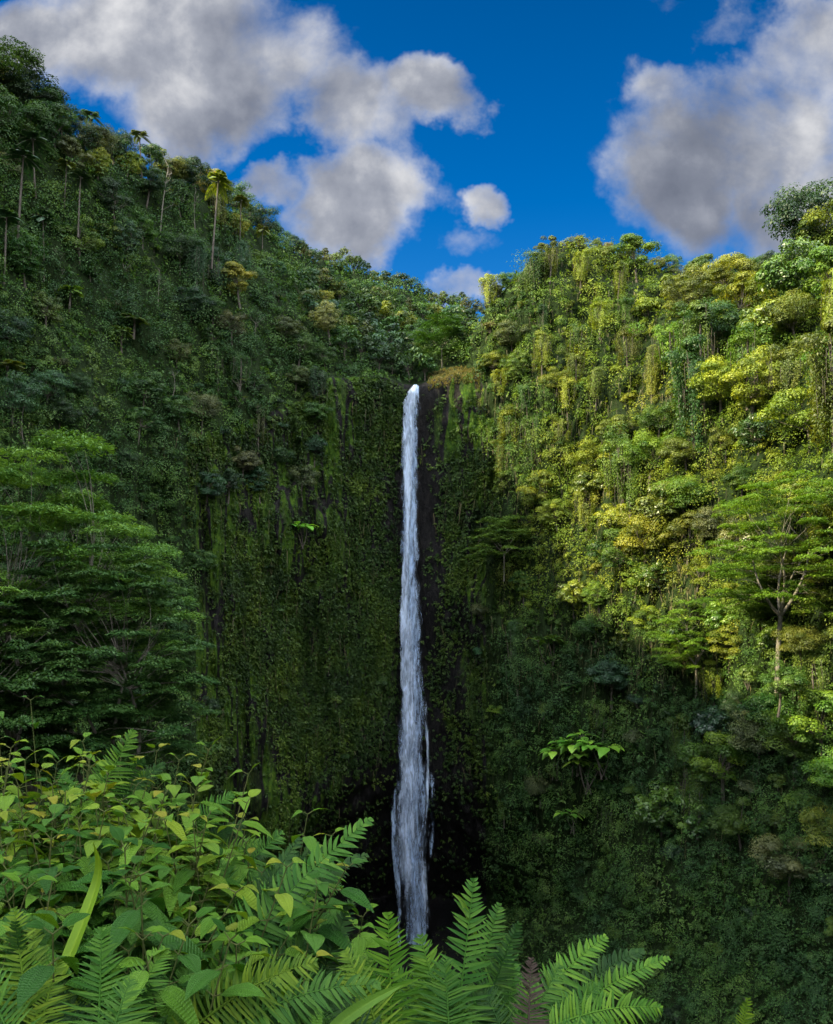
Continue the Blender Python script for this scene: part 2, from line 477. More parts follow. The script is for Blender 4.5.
o = sprigs('undergrowth', M_UNDER, wgt * (~greatwall), 42000, 8, 0.0027, 0.1, 1.0)
tag(o, 'dense leafy undergrowth covering the steep slopes of the gorge', 'undergrowth', kind='stuff')
def mounds(name, mat, w, n, nl, rk, leaf_k):
    k, p = pick(w, n)
    d = np.linalg.norm(p - np.array([0, 0, ZC]), axis=1)
    r = np.clip(d * rk, .5, 3.2) * (.5 + 1.7 * rng.random(n) ** 2.2)
    c = p + FN[k] * (r * .35)[:, None]
    lf = np.clip(d * leaf_k, .16, .8)
    g = Geo(); ti = rng.random(n)
    for q in range(nl):
        dv = nrm(rng.normal(size=(n, 3)) + FN[k] * .7 + np.array([0, 0, .45]))
        pos = c + dv * r[:, None] * np.array([1, 1, .8]) * rng.uniform(.6, 1.1, (n, 1))
        N = nrm(dv * .9 + np.array([0, 0, .4]) + rng.normal(size=(n, 3)) * .22)
        U = nrm(dv + rng.normal(size=(n, 3)) * .7 + np.array([0, 0, -.45])); U = nrm(U - N * np.sum(U * N, 1, keepdims=True))
        L = lf * rng.uniform(.6, 1.4, n)
        g.leaves(pos, U, N, L, L * rng.uniform(.38, .62, n), ti)
    g.extra['sun_yellow'] = np.tile(sun_yellow_at(c), nl)
    return link(name, g.mesh(name, mat))


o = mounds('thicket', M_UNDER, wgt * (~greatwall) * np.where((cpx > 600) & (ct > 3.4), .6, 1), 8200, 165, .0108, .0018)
tag(o, 'low shrubs grown together into one thicket on the slopes', 'thicket', kind='stuff')
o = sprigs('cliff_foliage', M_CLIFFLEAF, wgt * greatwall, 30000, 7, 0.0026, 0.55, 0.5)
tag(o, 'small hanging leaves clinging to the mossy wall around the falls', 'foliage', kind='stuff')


def strands(name, mat, w, n, lo, hi, wd):
    k, p = pick(w, n)
    Nn = FN[k]
    hor = nrm(np.cross(Nn, np.array([0, 0, 1.0])))
    L = rng.uniform(lo, hi, n) * rng.uniform(.5, 1, n)
    w_ = rng.uniform(wd * .5, wd * 1.5, n)[:, None]
    g = Geo(); pts = []
    drift = rng.normal(size=(n, 1)) * .12
    for s in range(5):
        f = s / 4
        c = p + Nn * (0.35 + .5 * rng.random((n, 1))) + hor * (drift * f * L[:, None] + rng.normal(size=(n, 1)) * .06) + np.array([0, 0, -1.0]) * (f * L)[:, None]
        wdt = w_ * (1 - .75 * f)
        tw = rng.normal(size=(n, 1)) * .5
        sd = nrm(hor + Nn * tw)
        pts += [c - sd * wdt * .5, c + sd * wdt * .5]
    Vv = np.stack(pts, 1)                       # n x 10 x 3
    base = np.arange(n)[:, None] * 10
    Q = np.concatenate([base + np.array([[2 * s, 2 * s + 1, 2 * s + 3, 2 * s + 2]]) for s in range(4)], 0)
    a = np.tile(rng.random(n), 4)
    g.add(Vv.reshape(-1, 3), Q, a)
    return link(name, g.mesh(name, mat))


wv = wgt * (greatwall * 0.8 + ((cpx > 470) & (cpx < 720) & (ct > 3.6)) * 1.6 + ((ct > 2.5) & (ct < 5.2)) * .25)
o = strands('hanging_vines', M_VINE, wv, 5200, 1.5, 7.0, 0.16)
tag(o, 'thin hanging vines and rootlets trailing down the walls', 'vines', kind='stuff')
wg = scr * ((ct > 4.95) & (ct < 5.2) & (cpx > 426) & (cpx < 480))
k, p = pick(wg, 900)
g = Geo()
for q in range(5):
    U = nrm(rng.normal(size=(900, 3)) * .45 + np.array([0, 0, 1.0]))
    L = rng.uniform(.35, .8, 900)
    g.leaves(p + U * L[:, None] * .5, U, nrm(rng.normal(size=(900, 3))), L, .16, rng.random(900))
tag(link('grass', g.mesh('grass', M_DRYGRASS)), 'golden dried grass on the ledge right of the falls', 'grass', kind='stuff')

# ------------------------------------------------------------------ plant builders (templates)
UP = np.array([0, 0, 1.0])


def limb(g, a, b, r0, r1, bend=0.15, n=5, seg=6, a_=0.5):
    a, b = np.asarray(a, float), np.asarray(b, float)
    L = np.linalg.norm(b - a)
    m = (a + b) / 2 + rng.normal(size=3) * bend * L * np.array([1, 1, .5])
    t = np.linspace(0, 1, seg)[:, None]
    pts = (1 - t) ** 2 * a + 2 * t * (1 - t) * m + t ** 2 * b
    g.tube(pts, np.linspace(r0, r1, seg), n, a_)
    return pts


def clump_leaves(g, c, rad, n, L, up=0.55, low=-0.35, aspect=0.5, tint=None, shell=(.66, 1.06), jit=.24):
    d = nrm(rng.normal(size=(n * 2, 3)))
    d = d[d[:, 2] > low][:n]; m = len(d)
    pos = c + d * np.asarray(rad) * rng.uniform(*shell, (m, 1))
    N = nrm(d * .9 + UP * up * .8 + rng.normal(size=(m, 3)) * jit)
    U = nrm(d + rng.normal(size=(m, 3)) * .8 + UP * -.25)
    U = nrm(U - N * np.sum(U * N, 1, keepdims=True))
    ll = L * rng.uniform(.65, 1.4, m)
    t = (rng.random() if tint is None else tint)
    g.leaves(pos, U, N, ll, ll * aspect * rng.uniform(.75, 1.2, m), t)


def broadleaf(R=4.2, H=9.0, ncl=22, nl=150, L=.42, crown_h=.75, trunk=None, open_=1.0):
    gt, gc = Geo(), Geo()
    lean = rng.normal(size=2) * .08 * H
    fork = np.array([lean[0] * .5, lean[1] * .5, H * .36])
    pts = limb(gt, [0, 0, -1.2], fork, .028 * H, .02 * H, .06, 7)
    cc = np.array([lean[0], lean[1], H * (.98 - crown_h * .5)])
    for q in range(ncl):
        d = nrm(rng.normal(size=3)); d[2] = d[2] * .8 + .18
        f = rng.uniform(.5, .95)
        c = cc + d * np.array([R, R, H * crown_h * .5]) * f * np.array([1, 1, 1.0])
        r = R * rng.uniform(.24, .44) * open_
        clump_leaves(gc, c, (r, r, r * rng.uniform(.55, .85)), nl, L)
        limb(gt, fork + rng.normal(size=3) * .2, c, (.011 if q < 9 else .005) * H, .002 * H, .14, 5)
    return gt, gc


def vine_tree(R=2.6, H=12.0, L=.32):
    """a tall tree hidden under hanging creepers: columns of leaves, strings and ragged ends"""
    gt, gc = Geo(), Geo()
    limb(gt, [0, 0, -1.2], [rng.normal() * .4, rng.normal() * .4, H * .92], .3, .1, .04, 7)
    for q in range(9):
        c = np.array([rng.normal() * R * .5, rng.normal() * R * .5, H * rng.uniform(.78, 1.0)])
        r = R * rng.uniform(.35, .6)
        clump_leaves(gc, c, (r, r, r * .7), 220, L)
    for q in range(22):
        th = rng.uniform(0, 2 * math.pi); rr = R * rng.uniform(.55, 1.05)
        z1 = H * rng.uniform(.5, .98); ln = H * rng.uniform(.22, .6); z0 = max(z1 - ln, 0.3)
        n = int(44 * (z1 - z0)); zz = rng.uniform(z0, z1, n)
        wob = .25 * np.sin(zz * .7 + q)
        f = 1 - .3 * (z1 - zz) / ln
        pos = np.stack([math.cos(th) * (rr * f + wob) + rng.normal(size=n) * .34, math.sin(th) * (rr * f + wob) + rng.normal(size=n) * .34, zz], 1)
        out = np.array([math.cos(th), math.sin(th), .1])
        U = nrm(np.array([0, 0, -1.0]) + out * .35 + rng.normal(size=(n, 3)) * .4)
        N = nrm(out + UP * .55 + rng.normal(size=(n, 3)) * .35)
        ll = L * rng.uniform(.55, 1.2, n)
        gc.leaves(pos, U, N, ll, ll * .55, rng.random())
    for q in range(26):
        th = rng.uniform(0, 2 * math.pi); rr = R * rng.uniform(.6, 1.15); z1 = H * rng.uniform(.45, .95)
        ln = rng.uniform(2, 5)
        limb(gt, [math.cos(th) * rr, math.sin(th) * rr, z1], [math.cos(th) * rr * .95, math.sin(th) * rr * .95, max(z1 - ln, 0)], .035, .02, .04, 4)
    return gt, gc


def umbrella(Rad=9.0, H=13.0, tiers=5, per=12, L=.3, npl=430, lean=(0, 0), pr=(.24, .36), low=.46):
    """albizia: pale forked limbs and flat feathery plates of foliage in tiers"""
    gt, gc = Geo(), Geo()
    fork = np.array([lean[0] * .4, lean[1] * .4, H * .33])
    limb(gt, [0, 0, -1.5], fork, .015 * H, .011 * H, .05, 8)
    mains = []
    for q in range(5):
        th = q / 5 * 2 * math.pi + rng.uniform(-.4, .4)
        e = np.array([math.cos(th) * Rad * .38 + lean[0], math.sin(th) * Rad * .38 + lean[1], H * rng.uniform(.6, .72)])
        mains.append(limb(gt, fork, e, .009 * H, .003 * H, .1, 6))
    for k in range(tiers):
        f = k / max(tiers - 1, 1)
        z = H * (low + (.98 - low) * f)
        rr = Rad * (.82 + .18 * math.sin(math.pi * min(f * 1.1, 1))) * (1 - .3 * f ** 5)
        cnt = max(4, int(per * (rr / Rad)))
        for q in range(cnt):
            th = q / cnt * 2 * math.pi + rng.uniform(-.5, .5)
            rad = rr * math.sqrt(rng.uniform(.12, 1.0))
            c = np.array([math.cos(th) * rad + lean[0] * (.6 + .5 * f), math.sin(th) * rad + lean[1] * (.6 + .5 * f), z + rng.normal() * H * .035 - .16 * rad * rad / Rad])
            a = Rad * rng.uniform(*pr)
            b = a * rng.uniform(.6, .9)
            ang = rng.uniform(0, math.pi); ca, sa = math.cos(ang), math.sin(ang)
            n = npl
            u = nrm(rng.normal(size=(n, 2))) * np.sqrt(rng.random((n, 1)))
            e = u * np.array([a, b])
            zz = (1 - (u ** 2).sum(1)) * a * .16 + rng.normal(size=n) * a * .035
            zz -= .1 * a * (np.sin(e[:, 0] * 2.1 + q) * np.sin(e[:, 1] * 2.3 + k))
            pos = c + np.stack([e[:, 0] * ca - e[:, 1] * sa, e[:, 0] * sa + e[:, 1] * ca, zz], 1)
            U = nrm(np.concatenate([u @ np.array([[ca, sa], [-sa, ca]]), np.full((n, 1), -.15)], 1) + rng.normal(size=(n, 3)) * .35 * np.array([1, 1, .5]))
            N = nrm(UP + rng.normal(size=(n, 3)) * .22)
            ll = L * rng.uniform(.7, 1.4, n)
            gc.leaves(pos, U, N, ll, ll * .42, np.clip(rng.random() * .5 + .5 * rng.random(n), 0, 1))
            mp_ = np.concatenate([m_[2:] for m_ in mains]); dd_ = np.linalg.norm((mp_ - c) * np.array([1, 1, 1.6]), axis=1) + np.where(mp_[:, 2] > c[2] - .2, 3, 0)
            limb(gt, mp_[int(np.argmin(dd_))], c - UP * .15, .0012 * H, .0004 * H, .16, 4)
    return gt, gc


def palm(H=9.0, nf=15, FL=2.6):
    gt, gc = Geo(), Geo()
    top = np.array([rng.normal() * .3, rng.normal() * .3, H])
    limb(gt, [0, 0, -1], top, .16, .10, .03, 7)
    for q in range(nf):
        th = q * 2.4 + rng.uniform(-.2, .2)
        el = rng.uniform(-.35, 1.1)
        d0 = np.array([math.cos(th) * math.cos(el), math.sin(th) * math.cos(el), math.sin(el)])
        s = np.linspace(0, 1, 12)[:, None]
        L = FL * rng.uniform(.8, 1.1)
        mid = top + d0 * L * s + np.array([0, 0, -1.0]) * (s ** 2) * L * .55
        gt.tube(mid, np.linspace(.045, .01, 12), 4)
        T = nrm(np.gradient(mid, axis=0)); S = nrm(np.cross(T, UP + rng.normal(size=3) * .05)); Nn = np.cross(S, T)
        for f in np.linspace(.12, 1, 26):
            i = min(int(f * 11), 10); w = f * 11 - i
            c = mid[i] * (1 - w) + mid[i + 1] * w
            ln = L * .3 * (math.sin(math.pi * min(f * .85 + .12, 1)) + .15)
            for sd in (-1, 1):
                U = nrm(S[i] * sd + T[i] * .45 - UP * .35)
                gc.leaves((c + U * ln * .5)[None], U[None], Nn[i][None], ln, ln * .16 + .05, rng.random())
    return gt, gc


def tree_fern(H=1.3, nf=13, FL=2.2):
    gt, gc = Geo(), Geo()
    top = np.array([0, 0, H])
    limb(gt, [0, 0, -1], top, .14, .12, .05, 7)
    for q in range(nf):
        th = q * 2.4 + rng.uniform(-.2, .2); el = rng.uniform(.05, .75)
        d0 = np.array([math.cos(th) * math.cos(el), math.sin(th) * math.cos(el), math.sin(el)])
        s = np.linspace(0, 1, 10)[:, None]; L = FL * rng.uniform(.75, 1.1)
        mid = top + d0 * L * s - UP * (s ** 2) * L * .5
        gt.tube(mid, np.linspace(.03, .008, 10), 4)
        T = nrm(np.gradient(mid, axis=0)); S = nrm(np.cross(T, UP)); Nn = np.cross(S, T)
        for f in np.linspace(.1, 1, 20):
            i = min(int(f * 9), 8); w = f * 9 - i
            c = mid[i] * (1 - w) + mid[i + 1] * w
            ln = L * .34 * math.sin(math.pi * (f * .8 + .16))
            for sd in (-1, 1):
                U = nrm(S[i] * sd + T[i] * .35 - UP * .15)
                gc.leaves((c + U * ln * .5)[None], U[None], (Nn[i] + rng.normal(size=3) * .1)[None], ln, ln * .28, rng.random())
    return gt, gc


def big_leaf(H=2.2, nl=16, L=1.3):
    gt, gc = Geo(), Geo()
    for st in range(4):
        b = np.array([rng.normal() * .3, rng.normal() * .3, -.8]); tp = np.array([rng.normal() * .9, rng.normal() * .9, H * rng.uniform(.6, 1)])
        limb(gt, b, tp, .06, .04, .1, 5)
        for q in range(nl // 4 + 2):
            th = q * 2.4 + st; el = rng.uniform(-.1, .7)
            d = np.array([math.cos(th) * math.cos(el), math.sin(th) * math.cos(el), math.sin(el)])
            S = nrm(np.cross(d, UP)); ln = L * rng.uniform(.7, 1.15)
            prof = [.05, .3, .42, .36, .2, .02]
            Vv = []
            for i, w in enumerate(prof):
                f = i / 5
                c = tp + d * ln * (.25 + f) - UP * ln * .5 * f ** 2
                Vv += [c - S * w * ln * .9 + UP * .06 * ln, c, c + S * w * ln * .9 + UP * .06 * ln]
            Qs = []
            for i in range(5):
                for j in range(2):
                    Qs.append([i * 3 + j, i * 3 + j + 1, i * 3 + j + 4, i * 3 + j + 3])
            gc.add(Vv, Qs, rng.random())
            limb(gt, tp, tp + d * ln * .3, .025, .015, .02, 4, 3)
    return gt, gc


def bush(R=2.2, H=2.6, ncl=13, nl=240, L=.25):
    gt, gc = Geo(), Geo()
    for q in range(ncl):
        d = nrm(rng.normal(size=3)); d[2] = abs(d[2])
        c = d * np.array([R, R, H * .75]) * rng.uniform(.3, .75) + UP * H * .2
        r = R * rng.uniform(.3, .5)
        clump_leaves(gc, c, (r, r, r * .75), nl, L)
        limb(gt, [0, 0, -.8], c, .05, .02, .1, 4)
    return gt, gc


def snag(H=9.0):
    """bare pale tree: a trunk and thin leafless branches"""
    gt, gc = Geo(), Geo()
    p = limb(gt, [0, 0, -1], [rng.normal() * .8, rng.normal() * .8, H], .13, .04, .05, 6, 9)
    for q in range(9):
        i = rng.integers(3, 9)
        e = p[i] + np.array([rng.normal() * 1.4, rng.normal() * 1.4, rng.uniform(.6, 2.6)])
        q2 = limb(gt, p[i], e, .045, .018, .12, 4)
        limb(gt, q2[3], q2[3] + np.array([rng.normal() * .7, rng.normal() * .7, rng.uniform(.3, 1.2)]), .02, .01, .1, 3)
        if q < 5:
            clump_leaves(gc, e, (.7, .7, .4), 26, .3, jit=.7)
    return gt, gc


TPL = {}


def template(kind, makers, bark=None, leaf=None):
    out = []
    for i, mk in enumerate(makers):
        gt, gc = mk()
        out.append((gt.mesh(kind + '_trunk', bark or M_BARK, smooth=True), gc.mesh(kind + '_crown', leaf or M_LEAF)))
    TPL[kind] = out


template('broadleaf_tree', [lambda: broadleaf(4.2, 9, 30, 360, .28, .9), lambda: broadleaf(4.8, 9.5, 34, 360, .28, .88), lambda: broadleaf(3.6, 10, 30, 340, .27, .9),
                            lambda: broadleaf(4.4, 8.5, 24, 400, .30, .9, open_=.95), lambda: broadleaf(3.9, 11, 36, 300, .27, .92, open_=.88),
                            lambda: broadleaf(5.0, 8.5, 42, 300, .27, .88, open_=.8), lambda: broadleaf(4.2, 9.2, 24, 320, .32, .9, open_=.85)])
template('glossy_tree', [lambda: broadleaf(4.0, 8.5, 30, 150, .46, .9, open_=.95), lambda: broadleaf(4.4, 9.5, 32, 150, .46, .9, open_=.95)], leaf=M_LEAF_GLOSS)
template('vine_draped_tree', [lambda: vine_tree(), lambda: vine_tree(2.2, 14), lambda: vine_tree(3.2, 10), lambda: vine_tree(2.6, 12.5)])
template('palm_tree', [lambda: palm(), lambda: palm(8, 13, 2.9), lambda: palm(10.5, 16, 2.4)], leaf=M_LEAF_GLOSS)
template('tree_fern', [lambda: tree_fern(), lambda: tree_fern(.9, 12, 2.6), lambda: tree_fern(1.8, 15, 2.0)])
template('big_leaf_plant', [lambda: big_leaf(), lambda: big_leaf(2.8, 20, 1.2)], leaf=M_LEAF_GLOSS)
template('bush', [lambda: bush(), lambda: bush(2.6, 2.2), lambda: bush(1.8, 2.8, 11), lambda: bush(2.3, 2.4, 10, 260, .22)])
template('bare_tree', [lambda: snag(), lambda: snag(11), lambda: snag(8)], bark=M_BARK_PALE)
template('umbrella_tree', [lambda: umbrella(6.5, 9, 5, 14, .32, 340, low=.35), lambda: umbrella(6.0, 8.5, 5, 12, .32, 340, low=.35)], bark=M_BARK_PALE)
# far valley trees: one mesh each
FAR = []
for q in range(4):
    gt, gc = broadleaf(3.4, 6.5, 13, 60, .62, .8, open_=1.05)
    nq = len(np.concatenate(gt.Q))
    Vv = np.concatenate(gt.V + gc.V); Qq = np.concatenate([np.concatenate(gt.Q), np.concatenate(gc.Q) + gt.n])
    FAR.append(make_mesh('far_tree', Vv, Qq, [M_BARK, M_LEAF], {'tint': np.concatenate(gt.A + gc.A)}, mat_idx=np.r_[np.zeros(nq), np.ones(len(Qq) - nq)]))

PARTS = {'broadleaf_tree': ('trunk', 'crown'), 'glossy_tree': ('trunk', 'crown'), 'vine_draped_tree': ('trunk', 'crown'), 'palm_tree': ('trunk', 'crown'),
         'tree_fern': ('trunk', 'crown'), 'big_leaf_plant': ('stem', 'foliage'), 'bush': ('stem', 'foliage'), 'bare_tree': ('trunk', 'crown'),
         'umbrella_tree': ('trunk', 'crown')}
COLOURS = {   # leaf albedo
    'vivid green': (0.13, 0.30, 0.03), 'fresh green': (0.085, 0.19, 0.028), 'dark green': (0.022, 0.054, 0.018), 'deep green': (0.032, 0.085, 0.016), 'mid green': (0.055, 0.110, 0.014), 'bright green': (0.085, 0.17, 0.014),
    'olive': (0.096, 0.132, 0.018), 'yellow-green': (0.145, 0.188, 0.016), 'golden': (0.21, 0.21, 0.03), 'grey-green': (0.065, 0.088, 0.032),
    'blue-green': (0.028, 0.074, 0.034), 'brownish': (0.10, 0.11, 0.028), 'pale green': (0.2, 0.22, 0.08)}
THINGS = []          # (root, kind, colour, zone, screen x, screen y, size)
FIRST = {}


def spawn(kind, base, scale, colour, zone, rz=None, variant=None, label=None, sxy=(1, 1)):
    c = np.array(COLOURS[colour]) * rng.uniform(.82, 1.2) * (1 + rng.normal(size=3) * .05)
    rz = rng.uniform(0, 6.28) if rz is None else rz
    name = 'broadleaf_tree' if kind in ('far_tree', 'glossy_tree') else kind
    sx = scale * sxy[0]; sz = scale * sxy[1]
    if kind == 'far_tree':
        key = ('far_tree', variant if variant is not None else int(rng.integers(len(FAR))))
        if key in FIRST:
            root = FIRST[key].copy(); COL.objects.link(root)
        else:
            root = FIRST[key] = link(name, FAR[key[1]])
        root.color = (*c, 1)
    else:
        v = int(rng.integers(len(TPL[kind]))) if variant is None else variant
        key = (kind, v)
        if key in FIRST:
            src = FIRST[key]
            root = src.copy(); COL.objects.link(root)
            for ch in src.children:
                d = ch.copy(); COL.objects.link(d); d.parent = root
                d.color = (*c, 1)
        else:
            root = FIRST[key] = empty(name, (0, 0, 0))
            tm, cm = TPL[kind][v]
            for nm, m in zip(PARTS[kind], (tm, cm)):
                d = link(nm, m, root); d.color = (*c, 1)
    root.location = base
    root.rotation_euler = (rng.normal() * .04, rng.normal() * .04, rz)
    root.scale = (sx, sx * rng.uniform(.9, 1.1), sz)
    THINGS.append([root, kind, colour, zone, F * base[0] / base[1] + W2, HY - (base[2] - ZC) / base[1] * F, label])
    return root


HT = {'broadleaf_tree': 9.5, 'glossy_tree': 9, 'vine_draped_tree': 12, 'palm_tree': 9, 'tree_fern': 1.8, 'big_leaf_plant': 2.4, 'bush': 2.6, 'bare_tree': 9, 'umbrella_tree': 9, 'far_tree': 6.5}


def stand(kind, px, py, scale, colour, zone, out=0.0, **kw):
    """stand a plant on the wall so that its middle shows at px, py"""
    hit = terr_at(px, py)
    if hit is None:
        rp = ridge_at(px); d = rp[1]
    else:
        d = hit[0][1]
    off = HT[kind] * scale * .5 * F / d
    h2 = terr_at(px, py + off)
    if h2 is None:
        if hit is None: return None
        h2 = hit
    p = h2[0].copy()
    p[2] -= .3
    p[:2] -= p[:2] / np.linalg.norm(p[:2]) * out
    return spawn(kind, p, scale, colour, zone, **kw)


def mix(*pairs):
    ks = [k for k, _ in pairs]; w = np.array([v for _, v in pairs], float)
    return ks[rng.choice(len(ks), p=w / w.sum())]


def inside(poly, x, y):
    r = False; n = len(poly)
    for i in range(n):
        (x1, y1), (x2, y2) = poly[i], poly[(i + 1) % n]
        if (y1 > y) != (y2 > y) and x < (x2 - x1) * (y - y1) / (y2 - y1) + x1: r = not r
    return r


TAKEN = [(440, 372, 16), (456, 370, 20), (470, 368, 14)]


def zone_fill(zone, poly, spacing, kinds, colours, scale, extra=None):
    xs = [p[0] for p in poly]; ys = [p[1] for p in poly]
    tries = int((max(xs) - min(xs)) * (max(ys) - min(ys)) / spacing ** 2 * 9)
    for _ in range(tries):
        x, y = rng.uniform(min(xs), max(xs)), rng.uniform(min(ys), max(ys))
        if not inside(poly, x, y): continue
        if any((x - a) ** 2 + (y - b) ** 2 < (max(spacing, s) * .9) ** 2 if s > spacing else (x - a) ** 2 + (y - b) ** 2 < spacing ** 2 for a, b, s in TAKEN): continue
        TAKEN.append((x, y, spacing))
        kd = mix(*kinds)
        stand(kd, x, y, rng.uniform(*scale) * (1.5 if x > 470 else 1.28) * (1.15 if kd in ('bush', 'tree_fern') else 1), mix(*colours), zone)


# ---- trees that stand out one by one
def special(kind, px, py, scale, colour, label, hold=16, **kw):
    TAKEN.append((px, py, hold))
    return stand(kind, px, py, scale, colour, None, label=label, **kw)


special('palm_tree', 213, 246, 1.3, 'yellow-green', 'tall sunlit palm with pale trunk standing above the shaded left slope', variant=0, sxy=(1.1, 1.5), out=7)
special('palm_tree', 90, 140, 1.1, 'blue-green', 'blue-green palm in shade just under the upper left skyline')
special('palm_tree', 143, 158, 1.1, 'grey-green', 'grey-green palm under the left skyline, beside yellow trees')
special('palm_tree', 36, 165, 1.25, 'blue-green', 'tall slender palm high on the far left shaded slope')
special('palm_tree', 45, 245, 1.1, 'blue-green', 'drooping bluish palm against dark trees near left edge')
special('palm_tree', 18, 205, 1.3, 'blue-green', 'tall bluish palm near the left photo edge, uppermost there', out=4)
special('palm_tree', 78, 212, 1.1, 'blue-green', 'bluish palm in mid-slope right of the far left palms', out=4)
special('palm_tree', 240, 226, 1.0, 'olive', 'smaller palm close beside the tall sunlit palm', out=5)
special('palm_tree', 262, 240, .9, 'olive', 'olive palm right of the tall sunlit palm')
special('palm_tree', 5, 250, 1.2, 'blue-green', 'broad bluish palm cut by the left photo edge')
special('broadleaf_tree', 218, 190, 1.0, 'golden', 'golden yellow tree on the left skyline above the tall palm')
special('broadleaf_tree', 236, 230, .85, 'golden', 'yellow-leaved tree right beside the tall sunlit palm', variant=6)
special('broadleaf_tree', 241, 287, 1.05, 'golden', 'golden tree below the tall sunlit palm', out=4)
special('broadleaf_tree', 98, 168, .65, 'yellow-green', 'yellowish small tree high on the left slope by a blue-green palm')
special('broadleaf_tree', 128, 165, .6, 'yellow-green', 'second yellowish small tree high on the left slope')
special('broadleaf_tree', 170, 170, .75, 'olive', 'olive thin-crowned tree under the left skyline')
special('broadleaf_tree', 326, 296, .5, 'golden', 'small golden tree on the slope left of the far valley')
special('broadleaf_tree', 330, 328, .9, 'pale green', 'pale silvery tree standing left above the waterfall lip', out=4)
special('umbrella_tree', 442, 346, 1.25, 'deep green', 'dark flat-topped tree in the valley just above the waterfall lip', hold=30, out=3)
special('umbrella_tree', 503, 545, 1.35, 'mid green', 'dark umbrella tree on the shaded wall right of the falls', hold=44, out=4)
special('broadleaf_tree', 742, 820, .8, 'mid green', 'rounded mid green tree low on the shaded right slope', hold=44, variant=0)
special('broadleaf_tree', 826, 830, .75, 'olive', 'olive tree at the right photo edge low on the slope', hold=34)
special('big_leaf_plant', 575, 750, 2.3, 'vivid green', 'bright large-leaved plant on the dark wall right of the falls', hold=26, out=2)
special('big_leaf_plant', 603, 752, 2.3, 'vivid green', 'smaller large-leaved plant beside the brighter one right of the falls', hold=18, out=2)
special('big_leaf_plant', 302, 532, 1.8, 'vivid green', 'bright large-leaved plant alone on the mossy wall left of the falls', hold=18, out=2)
special('big_leaf_plant', 552, 645, 1.9, 'mid green', 'large-leaved plant on the shaded wall under the umbrella tree', hold=20, out=2)
special('big_leaf_plant', 574, 815, 1.5, 'vivid green', 'small bright leafy plant dangling low on the dark wall', hold=14, out=2)
special('big_leaf_plant', 556, 756, 2.2, 'vivid green', 'large-leaved plant at the falls side of the bright cluster on the dark wall', hold=10, out=2)
special('big_leaf_plant', 586, 768, 2.2, 'bright green', 'large-leaved plant lowest in the bright cluster on the dark wall', hold=10, out=2)
special('tree_fern', 135, 325, 1.6, 'mid green', 'bright green tree fern in the middle of the left slope', hold=18, out=2)
special('tree_fern', 122, 340, 1.4, 'mid green', 'mid green tree fern just below the brightest left tree fern', hold=14, out=2)
special('tree_fern', 8, 372, 1.5, 'olive', 'yellowish tree fern at left photo edge above the big umbrella tree', hold=16, out=2)
special('tree_fern', 70, 300, 1.4, 'bright green', 'bright climbing fern patch high on the left slope', hold=14, out=2)
special('bare_tree', 160, 205, 1.3, 'olive', 'pale bare-trunked tree below the left skyline', variant=1)
special('bare_tree', 232, 400, .9, 'olive', 'thin white-trunked tree alone on the left slope')

special('broadleaf_tree', 777, 672, .72, 'mid green', 'rounded tree hiding the foot of the big sunlit umbrella tree', hold=20, variant=0, out=14)
special('broadleaf_tree', 800, 640, .6, 'olive', 'olive tree right of the foot of the big sunlit umbrella tree', hold=20, variant=1, out=7)
special('bush', 748, 668, 1.2, 'mid green', 'bush in the shadow edge left of the big umbrella tree foot', hold=16, out=6)
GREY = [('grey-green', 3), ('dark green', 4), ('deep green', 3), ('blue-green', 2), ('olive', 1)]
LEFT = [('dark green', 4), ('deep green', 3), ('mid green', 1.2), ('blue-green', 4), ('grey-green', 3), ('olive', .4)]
SUNNY = [('olive', 4), ('yellow-green', 4.5), ('mid green', 2.4), ('deep green', .8), ('bright green', 2), ('grey-green', .5), ('brownish', .5)]  # yellower, brighter leaf mix that paints sunshine into the right-slope crowns
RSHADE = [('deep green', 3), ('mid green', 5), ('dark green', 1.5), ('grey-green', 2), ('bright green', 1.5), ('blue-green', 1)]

# skylines: a row of trees along each ridge
for (x0, x1, st, zone, kinds, cols_, s0, s1) in [
        (-40, 300, 15, 'on the left skyline', [('broadleaf_tree', 6), ('vine_draped_tree', .4)], [('dark green', 5), ('deep green', 3), ('grey-green', 1), ('olive', .8)], .65, .95),
        (300, 470, 9, 'on the far valley skyline', [('far_tree', 1)], [('dark green', 4), ('grey-green', 3), ('olive', 1.5)], .8, 1.15),
        (484, 700, 13, 'on the skyline of the sunlit bluff', [('broadleaf_tree', 5), ('bush', 2)], [('olive', 4), ('grey-green', 3), ('mid green', 2), ('brownish', 1.5)], .36, .58),
        (700, 850, 15, 'on the skyline at far right', [('broadleaf_tree', 1)], [('dark green', 2), ('mid green', 2), ('olive', 2)], .5, .75)]:
    x = x0
    while x < x1:
        p = ridge_at(x).copy(); p[2] -= .8
        spawn(mix(*kinds), p - np.array([0, 0, 1.2]), rng.uniform(s0, s1) * 1.15, mix(*cols_), zone)
        x += st * rng.uniform(.7, 1.35)
p = ridge_at(14).copy(); p[2] -= 1
spawn('umbrella_tree', p, 1.25, 'dark green', None, label='big dark layered tree topping the left skyline', variant=0)
p = ridge_at(824).copy(); p[2] -= 2.5
p[2] += 2.5
spawn('broadleaf_tree', p, 2.1, 'dark green', None, label='biggest dark tree on the right skyline, beside the photo edge', variant=5)
p = ridge_at(838).copy(); p[2] -= 1
spawn('broadleaf_tree', p, 1.6, 'olive', None, label='large olive tree cut by the right photo edge on the skyline', variant=1)

